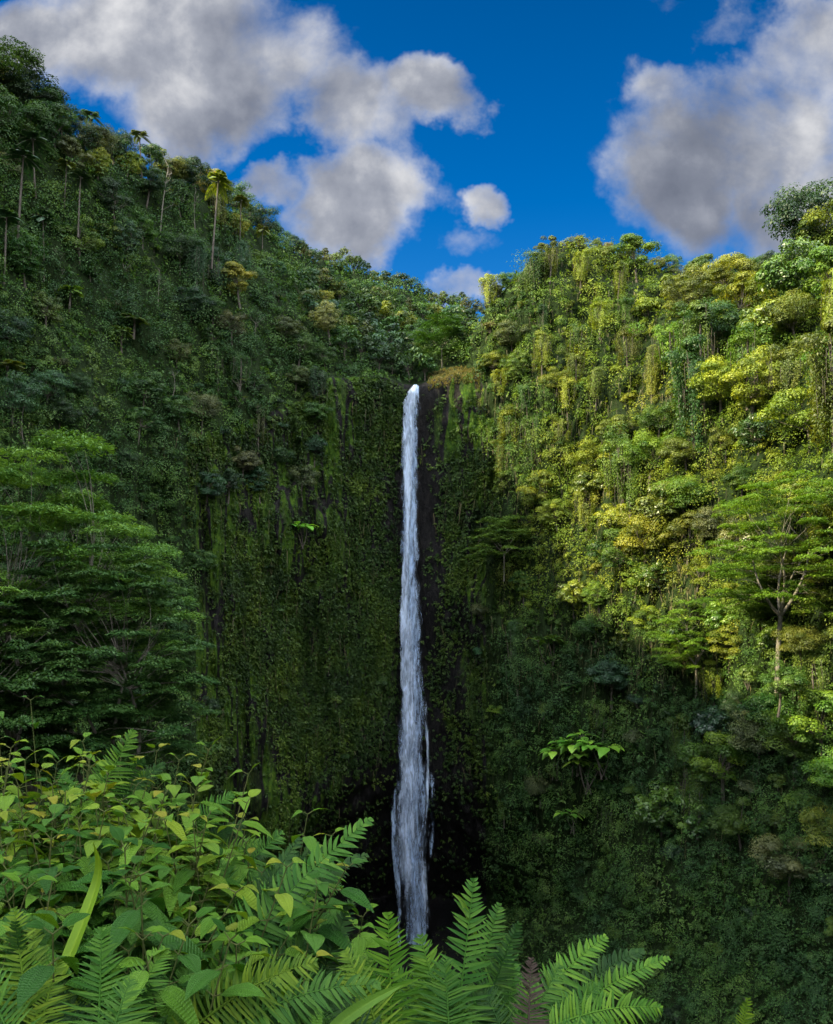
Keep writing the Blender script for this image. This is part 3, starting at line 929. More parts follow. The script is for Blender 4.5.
zone_fill('in the far valley behind the lip', [(300, 275), (350, 285), (400, 300), (470, 318), (468, 368), (400, 372), (330, 340), (300, 300)], 12, [('far_tree', 1)], GREY, (.75, 1.15))
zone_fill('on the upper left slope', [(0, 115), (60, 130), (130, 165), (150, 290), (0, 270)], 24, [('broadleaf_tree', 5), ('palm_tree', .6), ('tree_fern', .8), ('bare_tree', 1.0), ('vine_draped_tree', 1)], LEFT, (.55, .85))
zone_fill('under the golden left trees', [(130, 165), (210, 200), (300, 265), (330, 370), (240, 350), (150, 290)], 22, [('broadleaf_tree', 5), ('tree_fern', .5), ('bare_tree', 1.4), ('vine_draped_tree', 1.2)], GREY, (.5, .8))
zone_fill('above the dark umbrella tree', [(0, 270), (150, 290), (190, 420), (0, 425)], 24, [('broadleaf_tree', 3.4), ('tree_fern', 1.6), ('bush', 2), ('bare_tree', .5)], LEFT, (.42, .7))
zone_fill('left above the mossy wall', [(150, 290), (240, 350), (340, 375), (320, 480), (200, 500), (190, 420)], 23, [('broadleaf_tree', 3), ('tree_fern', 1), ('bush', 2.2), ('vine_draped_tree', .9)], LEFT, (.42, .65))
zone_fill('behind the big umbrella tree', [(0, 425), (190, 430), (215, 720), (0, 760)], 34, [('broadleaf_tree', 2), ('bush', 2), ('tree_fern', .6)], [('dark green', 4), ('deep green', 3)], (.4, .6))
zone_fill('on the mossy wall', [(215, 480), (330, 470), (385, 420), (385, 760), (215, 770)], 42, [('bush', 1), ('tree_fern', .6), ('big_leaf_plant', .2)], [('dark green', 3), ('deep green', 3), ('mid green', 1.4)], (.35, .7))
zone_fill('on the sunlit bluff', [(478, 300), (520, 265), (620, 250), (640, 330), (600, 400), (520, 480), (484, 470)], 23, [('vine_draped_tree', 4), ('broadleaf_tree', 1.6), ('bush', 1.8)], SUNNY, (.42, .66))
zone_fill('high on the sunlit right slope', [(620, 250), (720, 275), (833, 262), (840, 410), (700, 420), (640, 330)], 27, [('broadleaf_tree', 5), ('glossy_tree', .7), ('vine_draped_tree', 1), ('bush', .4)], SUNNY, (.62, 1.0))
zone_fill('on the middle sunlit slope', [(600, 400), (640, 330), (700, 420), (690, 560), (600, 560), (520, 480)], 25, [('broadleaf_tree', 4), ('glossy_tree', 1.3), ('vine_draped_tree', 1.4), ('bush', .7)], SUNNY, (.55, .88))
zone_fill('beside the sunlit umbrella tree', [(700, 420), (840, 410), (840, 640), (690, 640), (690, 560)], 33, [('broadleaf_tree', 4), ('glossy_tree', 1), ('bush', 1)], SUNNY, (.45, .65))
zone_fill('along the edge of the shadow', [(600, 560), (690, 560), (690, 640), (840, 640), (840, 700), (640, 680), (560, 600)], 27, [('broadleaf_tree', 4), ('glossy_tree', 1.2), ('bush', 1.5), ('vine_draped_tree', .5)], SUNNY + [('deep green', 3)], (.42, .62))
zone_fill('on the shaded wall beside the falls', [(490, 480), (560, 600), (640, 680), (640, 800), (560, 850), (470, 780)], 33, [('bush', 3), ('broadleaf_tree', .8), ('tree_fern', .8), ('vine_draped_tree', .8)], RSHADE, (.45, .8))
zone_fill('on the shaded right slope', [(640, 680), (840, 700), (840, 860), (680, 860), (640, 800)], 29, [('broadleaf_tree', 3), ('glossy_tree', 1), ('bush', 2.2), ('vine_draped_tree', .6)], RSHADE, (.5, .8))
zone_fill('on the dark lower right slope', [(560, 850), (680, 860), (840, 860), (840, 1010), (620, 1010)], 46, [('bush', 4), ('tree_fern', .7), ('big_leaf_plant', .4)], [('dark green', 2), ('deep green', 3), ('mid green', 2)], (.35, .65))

# two large umbrella trees, each with a mesh of its own
def big_umbrella(name_px, foot, args, colour, label, sc_=1.0):
    gt, gc = umbrella(*args[0], **args[1])
    root = empty('umbrella_tree', foot)
    a = link('trunk', gt.mesh('trunk', M_BARK_PALE, True), root)
    b = link('crown', gc.mesh('crown', M_LEAF), root)
    c = COLOURS[colour]
    for o in (a, b): o.color = (*c, 1)
    tag(root, label, 'tree', 'flat-topped umbrella trees')
    return root


t_, _ = terr_at(40, 850)
f0 = P(36, 962, 80)
big_umbrella(0, f0, ((15.0, 48, 7, 30, .34, 1000), dict(lean=(-1.0, 0), pr=(.14, .24), low=.6)), 'fresh green', 'huge umbrella tree with bright flat top tiers at the left middle of the photo')
f0 = P(118, 960, 72)
big_umbrella(0, f0, ((9.5, 34, 7, 26, .32, 900), dict(lean=(-2.0, 0), pr=(.16, .27), low=.52)), 'deep green', 'darker umbrella tree in front of and below the huge one, above the shrubs')
f0 = P(10, 900, 66)
big_umbrella(0, f0, ((7.5, 24, 6, 22, .32, 800), dict(lean=(-1.0, 0), pr=(.17, .29), low=.48)), 'deep green', 'shaded umbrella tree at the left photo edge just above the shrubs')
f1 = terr_at(775, 672)[0] + np.array([-1.5, -4, -1.0])
big_umbrella(0, f1, ((10.8, 27, 8, 22, .30, 640), dict(lean=(.5, -1.0), pr=(.16, .27), low=.42)), 'bright green', 'big bright umbrella tree with flat tiers on the sunlit right slope')
f2 = terr_at(690, 690)[0] + np.array([0, -3, -.5])
big_umbrella(0, f2, ((7.5, 15, 6, 15, .30, 520), dict(pr=(.18, .3), low=.4)), 'bright green', 'second bright umbrella tree, lower left of the biggest one on the right slope')

# ------------------------------------------------------------------ labels of the planted things
ORD = ['first', 'second', 'third', 'fourth', 'fifth', 'sixth', 'seventh', 'eighth', 'ninth', 'tenth', 'eleventh', 'twelfth', 'thirteenth', 'fourteenth', 'fifteenth',
       'sixteenth', 'seventeenth', 'eighteenth', 'nineteenth', 'twentieth', 'twenty-first', 'twenty-second', 'twenty-third', 'twenty-fourth', 'twenty-fifth', 'twenty-sixth',
       'twenty-seventh', 'twenty-eighth', 'twenty-ninth', 'thirtieth', 'thirty-first', 'thirty-second', 'thirty-third', 'thirty-fourth', 'thirty-fifth', 'thirty-sixth']
NOUN = {'broadleaf_tree': 'rounded tree', 'glossy_tree': 'large-leaved tree', 'far_tree': 'small tree', 'vine_draped_tree': 'vine-draped tree', 'palm_tree': 'palm', 'tree_fern': 'tree fern',
        'big_leaf_plant': 'large-leaved plant', 'bush': 'low bush', 'bare_tree': 'bare-trunked tree', 'umbrella_tree': 'umbrella tree'}
CAT = {'broadleaf_tree': 'tree', 'glossy_tree': 'tree', 'far_tree': 'tree', 'vine_draped_tree': 'tree', 'palm_tree': 'palm', 'tree_fern': 'tree fern', 'big_leaf_plant': 'plant', 'bush': 'bush',
       'bare_tree': 'tree', 'umbrella_tree': 'tree'}
GRP = {'broadleaf_tree': 'broadleaf trees of the gorge slopes', 'glossy_tree': 'broadleaf trees of the gorge slopes', 'far_tree': 'broadleaf trees of the gorge slopes',
       'vine_draped_tree': 'vine-draped trees of the gorge', 'palm_tree': 'palms on the slopes', 'tree_fern': 'tree ferns on the slopes', 'big_leaf_plant': 'large-leaved plants on the walls',
       'bush': 'bushes on the gorge slopes', 'bare_tree': 'pale bare-trunked trees', 'umbrella_tree': 'flat-topped umbrella trees'}
by = {}
for T in THINGS:
    root, kind, colour, zone, sx, sy, lab = T
    if lab:
        tag(root, lab, CAT[kind], GRP[kind])
    else:
        by.setdefault((NOUN[kind], colour, zone, kind), []).append(T)
for (noun, colour, zone, kind), L in by.items():
    L.sort(key=lambda T: T[4])
    for i, T in enumerate(L):
        lab = f'{colour} {noun} {zone}' if len(L) == 1 else f'{colour} {noun} {zone}, {ORD[i]} from left'
        tag(T[0], lab, CAT[kind], GRP[kind])
print('things planted', len(THINGS), {k: sum(1 for T in THINGS if T[1] == k) for k in HT})

# ------------------------------------------------------------------ waterfall
def mat_water(name, dens, edge_pow, col=(0.56, 0.74, 1.0)):
    b = NT(name)
    uv = b.n('UVMap', uv_map='UVMap')
    mp = b.n('Mapping', ins={'Vector': uv.outputs[0], 'Scale': (0.9, 0.15, 1)})
    mp2 = b.n('Mapping', ins={'Vector': uv.outputs[0], 'Scale': (2.4, 0.55, 1)})
    n1 = b.n('TexNoise', ins={'Vector': mp.outputs[0], 'Scale': 1.0, 'Detail': 5.0, 'Roughness': 0.6, 'Distortion': 0.6})
    n2 = b.n('TexNoise', ins={'Vector': mp2.outputs[0], 'Scale': 1.0, 'Detail': 6.0, 'Roughness': 0.65, 'Distortion': 0.8})
    at = b.n('Attribute', attribute_name='edge')
    s = b.n('Math', operation='MULTIPLY_ADD', ins={0: n2.outputs['Fac'], 1: 0.6, 2: n1.outputs['Fac']})
    s2 = b.n('Math', operation='MULTIPLY_ADD', ins={0: at.outputs['Fac'], 1: edge_pow, 2: s.outputs[0]})
    al = b.n('MapRange', ins={'Value': s2.outputs[0], 'From Min': .96 - dens, 'From Max': 1.44 - dens})
    cm = b.n('MapRange', ins={'Value': s.outputs[0], 'From Min': .55, 'From Max': 1.05, 'To Min': .45, 'To Max': 1.0})
    c = b.n('Mix', data_type='RGBA', blend_type='MULTIPLY', ins={0: 1.0, 6: (*col, 1), 7: cm.outputs[0]})
    df = b.n('BsdfDiffuse', ins={'Color': c.outputs[2]})
    tl = b.n('BsdfTranslucent', ins={'Color': c.outputs[2]})
    m1 = b.n('MixShader', ins={0: 0.3, 1: df.outputs[0], 2: tl.outputs[0]})
    tr = b.n('BsdfTransparent')
    mx = b.n('MixShader', ins={0: al.outputs[0], 1: tr.outputs[0], 2: m1.outputs[0]})
    b.l(mx.outputs[0], b.out.inputs['Surface'])
    return b.m


M_W1 = mat_water('falling_water', 0.06, 0.62)
M_W2 = mat_water('thin_water', -0.06, 0.6)
M_W3 = mat_water('water_strand', 0.22, 0.55, (0.66, 0.8, 1.0))
M_W4 = mat_water('drifting_spray', -0.04, 0.8)
ENV = [  # row, left, right  (pixels), of the thick water
    (382, 414, 419), (386, 411.5, 420.5), (391, 408.5, 421), (402, 404, 421), (420, 402, 420), (450, 401, 420), (500, 401, 419), (560, 400, 420), (600, 399.5, 421.5), (660, 399, 424), (700, 398.5, 426),
    (740, 396.5, 427), (780, 394.5, 430), (820, 394, 431), (850, 395, 429), (880, 400, 427), (910, 402, 427), (950, 403, 428), (1000, 404, 428)]
EV = np.array(ENV, float)
WD = 199.0


def water_sheet(name, mat, fl, fr, r0, r1, nu, nv, parent, yoff, seed, bulge=.6):
    rows = np.linspace(r0, r1, nv)
    l = np.array([fl(r) for r in rows]); r_ = np.array([fr(r) for r in rows])
    u = np.linspace(0, 1, nu)
    px = l[:, None] * (1 - u) + r_[:, None] * u
    z = ZC + (HY - rows) / F * WD
    x = (px - W2) / F * WD
    zz = z[:, None] + 0 * x
    x = x + .35 * fbm(x / 1.3 + seed, zz / 7, zz * 0, 3, seed)
    y = WD + yoff - bulge * np.sin(u * math.pi)[None] + 1.1 * fbm(x / 1.1, zz / 9, zz * 0 + seed, 3, seed + 3)
    # the first metres arch over the lip
    arch = np.clip((z[:, None] - (z.max() - 3)) / 3, 0, 1) if r0 < 390 else 0
    y = y + 2.2 * arch ** 2
    Vw = np.stack([x, y, zz], -1).reshape(-1, 3)
    i, j = np.meshgrid(np.arange(nv - 1), np.arange(nu - 1), indexing='ij')
    k = (i * nu + j).ravel()
    Q = np.stack([k, k + 1, k + nu + 1, k + nu], -1)
    e = np.sin((u[:-1] + .5 / (nu - 1)) * math.pi) ** .7
    endf = (np.clip((rows[:-1] - r0) / 45, 0, 1) if r0 > 390 else np.ones(nv - 1)) * (np.clip((r1 - rows[:-1]) / 30, 0, 1) if r1 < 940 else np.ones(nv - 1))
    ed = (np.clip(endf, 0, 1)[:, None] * e[None] - .2 * np.clip((rows[:-1] - 560) / 330, 0, 1)[:, None]).ravel() - .28
    uvv = np.stack([x + seed * 3.7, zz + seed * 11], -1).reshape(-1, 2)
    me = make_mesh(name, Vw, Q, mat, {'edge': ed}, True, uvv)
    return link(name, me, parent)


fall = empty('waterfall', (P(413, 945, WD)))
fall_inv = fall.location.copy()
L_ = lambda r: np.interp(r, EV[:, 0], EV[:, 1]); R_ = lambda r: np.interp(r, EV[:, 0], EV[:, 2])
parts = [water_sheet('main_stream', M_W1, L_, R_, 383, 1003, 26, 420, fall, 0, 3),
         water_sheet('water_veil', M_W2, lambda r: L_(r) - 3 - 5 * np.clip((r - 600) / 330, 0, 1), lambda r: R_(r) + 2 + 8 * np.clip((r - 600) / 330, 0, 1), 392, 1003, 20, 300, fall, .9, 8),
         water_sheet('bright_core', M_W3, lambda r: L_(r) + 1.5 + 2 * math.sin(r / 37), lambda r: L_(r) + (R_(r) - L_(r)) * (.62 + .12 * math.sin(r / 53)), 384, 905, 16, 420, fall, -.9, 14),
         water_sheet('side_strand', M_W2, lambda r: np.interp(r, [735, 750, 800, 850, 880], [425, 427, 430, 428, 424]), lambda r: np.interp(r, [735, 750, 800, 850, 880], [430, 434.5, 437, 434, 428]), 735, 882, 6, 150, fall, -.4, 21),
         water_sheet('side_strand', M_W3, lambda r: np.interp(r, [690, 730, 770, 830], [424, 424.5, 426, 424]), lambda r: np.interp(r, [690, 730, 770, 830], [427, 428.5, 430, 427]), 690, 832, 6, 130, fall, -.6, 27),
         water_sheet('side_strand', M_W2, lambda r: np.interp(r, [780, 800, 850, 900], [391, 388, 393, 400]), lambda r: np.interp(r, [780, 800, 850, 900], [396, 397, 401, 406]), 780, 900, 6, 120, fall, -.4, 31),
         water_sheet('side_strand', M_W3, lambda r: np.interp(r, [830, 870, 930], [417, 420, 423]), lambda r: np.interp(r, [830, 870, 930], [425, 428, 430]), 830, 938, 6, 120, fall, -.7, 37)]
for o in parts: o.location = -Vector(fall_inv)
for r0, r1, dx, wd_ in ((760, 960, -9, 9), (790, 975, 20, 10), (850, 1003, 2, 30)):
    o = water_sheet('spray', M_W4, lambda r, dx=dx: L_(r) + dx * (.3 + .7 * (r - r0) / (r1 - r0)), lambda r, dx=dx, wd_=wd_: L_(r) + dx * (.3 + .7 * (r - r0) / (r1 - r0)) + wd_, r0, r1, 12, 90, fall, -1.2, r0 % 47)
    o.location = -Vector(fall_inv)
tag(fall, 'tall thin white waterfall plunging down the dark mossy wall', 'waterfall')

# pool and stream bed
b = NT('pool_water')
tc = b.n('TexCoord')
nz = b.n('TexNoise', ins={'Vector': tc.outputs['Object'], 'Scale': .8, 'Detail': 4.0})
bp = b.n('Bump', ins={'Strength': .4, 'Distance': .2, 'Height': nz.outputs['Fac']})
pr = b.n('BsdfPrincipled', ins={'Base Color': (.012, .025, .022, 1), 'Roughness': .08, 'Normal': bp.outputs[0]})
b.l(pr.outputs[0], b.out.inputs['Surface'])
n = 40
th = np.linspace(0, 2 * math.pi, n, endpoint=False)
Vp = [[0, 0, 0]] + [[math.cos(t) * 60 * (1 + .12 * math.sin(3 * t)), math.sin(t) * 70, 0] for t in th]
me = make_mesh('pool', Vp, np.zeros((0, 4)), b.m, T=[[0, 1 + i, 1 + (i + 1) % n] for i in range(n)])
tag(link('water', me, loc=(0, 150, 1.4)), kind='structure')

# ------------------------------------------------------------------ lookout slope under the foreground plants
def ground_z(x, y):
    return ZC - 1.62 - .22 * np.maximum(y, 0) - .022 * np.maximum(y, 0) ** 2 - .28 * np.maximum(x - .2, 0) - .03 * np.maximum(x, 0) ** 2 + .10 * np.clip(-x, 0, 12)


gx = np.concatenate([np.linspace(-70, -8, 24), np.linspace(-7.5, 7.5, 60), np.linspace(8, 45, 18)]); gy = np.concatenate([np.linspace(-40, -1, 12), np.linspace(-.5, 9, 40), np.linspace(10, 60, 26)])
GX, GY = np.meshgrid(gx, gy, indexing='ij')
GZ = np.maximum(ground_z(GX, GY) + .12 * fbm(GX * 1.4, GY * 1.4, GX * 0, 3, 71), -1.5)
i, j = np.meshgrid(np.arange(len(gx) - 1), np.arange(len(gy) - 1), indexing='ij')
k = (i * len(gy) + j).ravel()
b = NT('dark_soil')
tc = b.n('TexCoord')
nz = b.n('TexNoise', ins={'Vector': tc.outputs['Object'], 'Scale': 3.0, 'Detail': 8.0, 'Roughness': .7})
cl = ramp(b.t, nz.outputs['Fac'], [(.3, (.012, .012, .006)), (.55, (.03, .03, .012)), (.75, (.03, .05, .012))])
bp = b.n('Bump', ins={'Strength': .7, 'Distance': .08, 'Height': nz.outputs['Fac']})
pr = b.n('BsdfPrincipled', ins={'Base Color': cl, 'Roughness': .95, 'Normal': bp.outputs[0]})
b.l(pr.outputs[0], b.out.inputs['Surface'])
me = make_mesh('lookout', np.stack([GX, GY, GZ], -1).reshape(-1, 3), np.stack([k, k + len(gy), k + len(gy) + 1, k + 1], -1), b.m, smooth=True)
tag(link('ground', me), kind='structure')

# ------------------------------------------------------------------ foreground plants
def mat_frond():
    b = NT('fern_frond')
    oi = b.n('ObjectInfo')
    uv = b.n('UVMap', uv_map='UVMap')
    sp = b.n('SeparateXYZ', ins={0: uv.outputs[0]})
    ab = b.n('Math', operation='ABSOLUTE', ins={0: sp.outputs[0]})
    rib = b.n('MapRange', ins={'Value': ab.outputs[0], 'From Min': 0.0, 'From Max': .22, 'To Min': 1.0, 'To Max': 0.0})
    base = vary(b, oi.outputs['Color'], .035, (.7, 1.3))
    lt = b.n('Mix', data_type='RGBA', blend_type='MULTIPLY', ins={0: 1.0, 6: base, 7: (1.6, 1.35, 1.4, 1)})
    fr = b.n('Math', operation='MULTIPLY', ins={0: rib.outputs[0], 1: .55})
    col = b.n('Mix', data_type='RGBA', ins={0: fr.outputs[0], 6: base, 7: lt.outputs[2]})
    tc = b.n('TexCoord')
    nz = b.n('TexNoise', ins={'Vector': tc.outputs['Object'], 'Scale': 90.0, 'Detail': 3.0})
    wv = b.n('Math', operation='MULTIPLY_ADD', ins={0: rib.outputs[0], 1: -.8, 2: nz.outputs['Fac']})
    bp = b.n('Bump', ins={'Strength': .35, 'Distance': .004, 'Height': wv.outputs[0]})
    return leaf_output(b, col.outputs[2], .30, .48, .12, bp.outputs[0])


def mat_broad():
    b = NT('veined_leaf')
    oi = b.n('ObjectInfo')
    uv = b.n('UVMap', uv_map='UVMap')
    sp = b.n('SeparateXYZ', ins={0: uv.outputs[0]})
    # lengthwise veins at u = -.6 -.3 0 .3 .6 and fine ladder veins across
    m1 = b.n('Math', operation='PINGPONG', ins={0: sp.outputs[0], 1: .16})
    vein = b.n('MapRange', ins={'Value': m1.outputs[0], 'From Min': 0.0, 'From Max': .045, 'To Min': 1.0, 'To Max': 0.0})
    lad = b.n('Math', operation='MULTIPLY', ins={0: sp.outputs[1], 1: 120.0})
    sn = b.n('Math', operation='SINE', ins={0: lad.outputs[0]})
    at = b.n('Attribute', attribute_name='tint')
    young = b.n('MapRange', ins={'Value': at.outputs['Fac'], 'From Min': 1.0, 'From Max': 1.6})
    base = vary(b, oi.outputs['Color'], .03, (.65, 1.3))
    yo = b.n('Mix', data_type='RGBA', ins={0: young.outputs[0], 6: base, 7: (.22, .20, .02, 1)})
    lt = b.n('Mix', data_type='RGBA', blend_type='MULTIPLY', ins={0: 1.0, 6: yo.outputs[2], 7: (.62, .7, .6, 1)})
    fr = b.n('Math', operation='MULTIPLY', ins={0: vein.outputs[0], 1: .6})
    col = b.n('Mix', data_type='RGBA', ins={0: fr.outputs[0], 6: yo.outputs[2], 7: lt.outputs[2]})
    h = b.n('Math', operation='MULTIPLY_ADD', ins={0: vein.outputs[0], 1: -1.3, 2: sn.outputs[0]})
    bp = b.n('Bump', ins={'Strength': .5, 'Distance': .003, 'Height': h.outputs[0]})
    return leaf_output(b, col.outputs[2], .26, .42, .2, bp.outputs[0])


M_FROND = mat_frond()
M_BROAD = mat_broad()
M_STEM = mat_bark('green_stem', (.035, .06, .012), (.08, .085, .025), 30)


def frond_mesh(base, tip, face, width, n, arch, root, droop=.45, tw=0.0, wid=.34):
    """one sword-fern frond: a thin midrib from ROOT through BASE to TIP and N pairs of curved pinnae"""
    g = Geo()
    base, tip, root = map(lambda v: np.asarray(v, float), (base, tip, root))
    L = np.linalg.norm(tip - base)
    ctrl = (base + tip) / 2 + UP * arch * L
    s = np.linspace(0, 1, 26)[:, None]
    C = (1 - s) ** 2 * base + 2 * s * (1 - s) * ctrl + s ** 2 * tip
    mid = (base + root) / 2 + np.array([0, 0, -.02])
    sp_ = np.linspace(0, 1, 6)[:, None]
    stp = (1 - sp_) * root + sp_ * base + (sp_ * (1 - sp_)) * ((base - ctrl) * -.3)
    g.tube(np.concatenate([stp[:-1], C]), np.concatenate([np.full(5, .0045), np.linspace(.0042, .0012, 26)]), 5, .35)
    T = nrm(np.gradient(C, axis=0))
    N = nrm(face - T * np.sum(T * face, 1, keepdims=True))
    S = np.cross(T, N)
    prof_s = np.array([0, .25, .5, .75, 1.0])
    prof_w = np.array([.75, 1.0, .92, .6, .04])
    for k in range(n):
        f = (k + .5) / n
        fi = .03 + .97 * f
        i = min(int(fi * 25), 24); w = fi * 25 - i
        c = C[i] * (1 - w) + C[i + 1] * w
        t, nn, ss = T[i], N[i], S[i]
        ln = width * min(1, (f + .22) / .42) * (1 - f) ** .62 * 1.12 + .006
        hw = L / n * wid
        for sd in (-1, 1):
            if rng.random() < .035: continue
            l2 = ln * rng.uniform(.78, 1.1)
            ang = .2 + .45 * f + rng.normal() * .11
            d = nrm(ss * sd * math.cos(ang) + t * math.sin(ang) + nn * (.22 + rng.normal() * .16))
            wv = nrm(np.cross(nn, d)) ; up = np.cross(d, wv)
            if np.dot(up, nn) < 0: wv, up = -wv, -up
            dr = droop * rng.uniform(.7, 1.3)
            Vv, uv = [], []
            for q, pw in zip(prof_s, prof_w):
                o = c + d * l2 * q - (nn * .45 + UP * .55) * dr * l2 * q ** 2 + t * l2 * .16 * q ** 2
                Vv += [o - wv * hw * pw + up * .22 * hw * pw, o, o + wv * hw * pw + up * .22 * hw * pw]
                uv += [(-1, q), (0, q), (1, q)]
            Qs = [[a * 3 + b_, a * 3 + b_ + 1, a * 3 + b_ + 4, a * 3 + b_ + 3] for a in range(4) for b_ in range(2)]
            g.add(Vv, Qs, rng.random(), uv)
    return g.mesh('frond', M_FROND, True, True)


def leaf_grid(g, o, d, nn, L, Wd, droop, tint, nu=13, nv=12, fold=.25, shape=.8):
    d = nrm(d); wv = nrm(np.cross(nn, d)); up = np.cross(d, wv)
    if up[2] < 0: wv, up = -wv, -up
    s = np.linspace(0, 1, nv)[:, None]; u = np.linspace(-1, 1, nu)[None]
    wid = Wd * np.sin(math.pi * np.clip(s, 0, 1) ** shape) ** .85 * (1 - .25 * s) + .0008
    cen = o + (d * L) * s - np.array([0, 0, 1.0]) * (droop * L * s ** 1.8)
    Vv = cen[:, None] + wv * (u * wid)[..., None] + up * ((np.abs(u) * fold * wid) - .18 * wid * u ** 2 + .012 * L * np.sin(s * 16) * np.abs(u) - .07 * wid * np.cos(u * math.pi * 5) + .0004 * np.sin(s * 70) * (1 - np.abs(u)))[..., None]
    uv = np.stack(np.broadcast_arrays(u * .8, s), -1).reshape(-1, 2)
    i, j = np.meshgrid(np.arange(nv - 1), np.arange(nu - 1), indexing='ij')
    k = (i * nu + j).ravel()
    g.add(Vv.reshape(-1, 3), np.stack([k, k + 1, k + nu + 1, k + nu], -1), tint, uv)


def shrub(px, py, d, colour, label, stems=7, spread=.28, LS=.12, nodes=12, young=True):
    top = P(px, py, d)
    gz = float(ground_z(top[0], top[1]))
    base = np.array([top[0] + rng.normal() * .05, top[1] + .1, gz])
    gs, gl = Geo(), Geo()
    for k in range(stems):
        tp = top + np.array([rng.normal() * spread, rng.normal() * spread * .8, -abs(rng.normal()) * .2 if k else 0])
        bs = base + np.array([rng.normal() * .1, rng.normal() * .1, -.1])
        t = np.linspace(0, 1, 8)[:, None]
        pts = bs * (1 - t) + tp * t + np.array([rng.normal() * .08, rng.normal() * .08, 0]) * np.sin(t * math.pi)
        gs.tube(pts, np.linspace(.006, .002, 8), 5)
        for q in range(nodes):
            f = 1 - q * .056
            c = pts[0] * 0 + np.array([np.interp(f, t[:, 0], pts[:, a]) for a in range(3)])
            th = q * math.pi / 2 + k * 1.3 + rng.normal() * .2
            for sd in (0, math.pi):
                el = rng.uniform(-.1, .5) + (.5 if q == 0 else 0)
                dd = np.array([math.cos(th + sd) * math.cos(el), math.sin(th + sd) * math.cos(el), math.sin(el)])
                L = LS * (.5 if q == 0 else (.8 if q == 1 else 1)) * rng.uniform(.85, 1.2)
                nn = nrm(UP - dd * dd[2] + rng.normal(size=3) * .12)
                ti = (rng.uniform(1.2, 1.5) if rng.random() < .3 else 1.0) if (q == 0 and young) else (rng.uniform(.8, 1.12) if q == 1 and young else rng.random() * .9)
                leaf_grid(gl, c + dd * .025, dd, nn, L, L * .29, rng.uniform(.3, .9), ti)
                gs.tube([c, c + dd * .03], [.0022, .0018], 4)
    root = empty('broadleaf_shrub', base)
    for nm, gg, mt in (('stem', gs, M_STEM), ('foliage', gl, M_BROAD)):
        me = gg.mesh(nm, mt, True, True)
        o = link(nm, me, root, -Vector(base)); o.color = (*colour, 1)
    tag(root, label, 'shrub', 'broad-leaved shrubs in front')
    return root


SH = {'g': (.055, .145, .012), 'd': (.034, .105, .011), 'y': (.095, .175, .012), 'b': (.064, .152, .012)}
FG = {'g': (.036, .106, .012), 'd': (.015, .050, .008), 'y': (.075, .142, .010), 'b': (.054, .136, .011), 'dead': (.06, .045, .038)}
SHRUBS = [
    (22, 742, 3.3, 'y', 'yellow-tipped broad-leaved shrub topmost at the left photo edge'), (72, 752, 3.4, 'b', 'yellowish broad-leaved shrub right of the topmost one'),
    (118, 790, 3.2, 'g', 'broad-leaved shrub with orange young leaves beneath a small fern tip'), (165, 812, 3.3, 'g', 'broad-leaved shrub with orange tips beside the upper ferns'),
    (18, 800, 2.8, 'd', 'dark ribbed-leaved shrub at left edge under the yellow-tipped shrub'), (68, 820, 2.8, 'd', 'dark ribbed-leaved shrub beside the long strap leaf, up left'),
    (125, 850, 2.8, 'd', 'dark ribbed-leaved shrub right of the long strap leaf'), (190, 868, 2.9, 'g', 'green shrub at the middle of the foreground, left of the fern bank'),
    (28, 880, 2.4, 'd', 'shaded shrub low at the left edge behind a yellowish fern'), (160, 925, 2.5, 'g', 'green ribbed shrub low between strap leaf and large fern'),
    (225, 880, 3.4, 'g', 'small green shrub half hidden by the fern bank'), (85, 905, 2.35, 'd', 'dark shrub just behind the base of the strap leaf'),
    (45, 768, 3.1, 'y', 'lime-green shrub between the two yellowish shrubs at upper left'), (95, 775, 3.5, 'b', 'bright shrub behind the small curved fern tip'),
    (140, 800, 3.0, 'y', 'lime-green shrub in front of the orange-leaved shrub'), (-5, 765, 3.0, 'b', 'bright shrub cut by the left photo edge'),
    (200, 835, 3.5, 'b', 'bright shrub beneath the upper fern frond'), (40, 835, 2.7, 'g', 'green ribbed-leaved shrub just above the yellowish corner fern'),
    (105, 875, 2.55, 'g', 'green ribbed-leaved shrub behind the upper half of the strap leaf'), (255, 905, 3.3, 'g', 'small green shrub under the longest frond')]
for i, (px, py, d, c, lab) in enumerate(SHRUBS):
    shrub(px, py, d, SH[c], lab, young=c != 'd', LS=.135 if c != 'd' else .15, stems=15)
shrub(12, 700, 4.2, SH['d'], 'dark sprig with smooth oval leaves above the shrubs at left edge', 3, .16, .1, 4, False)

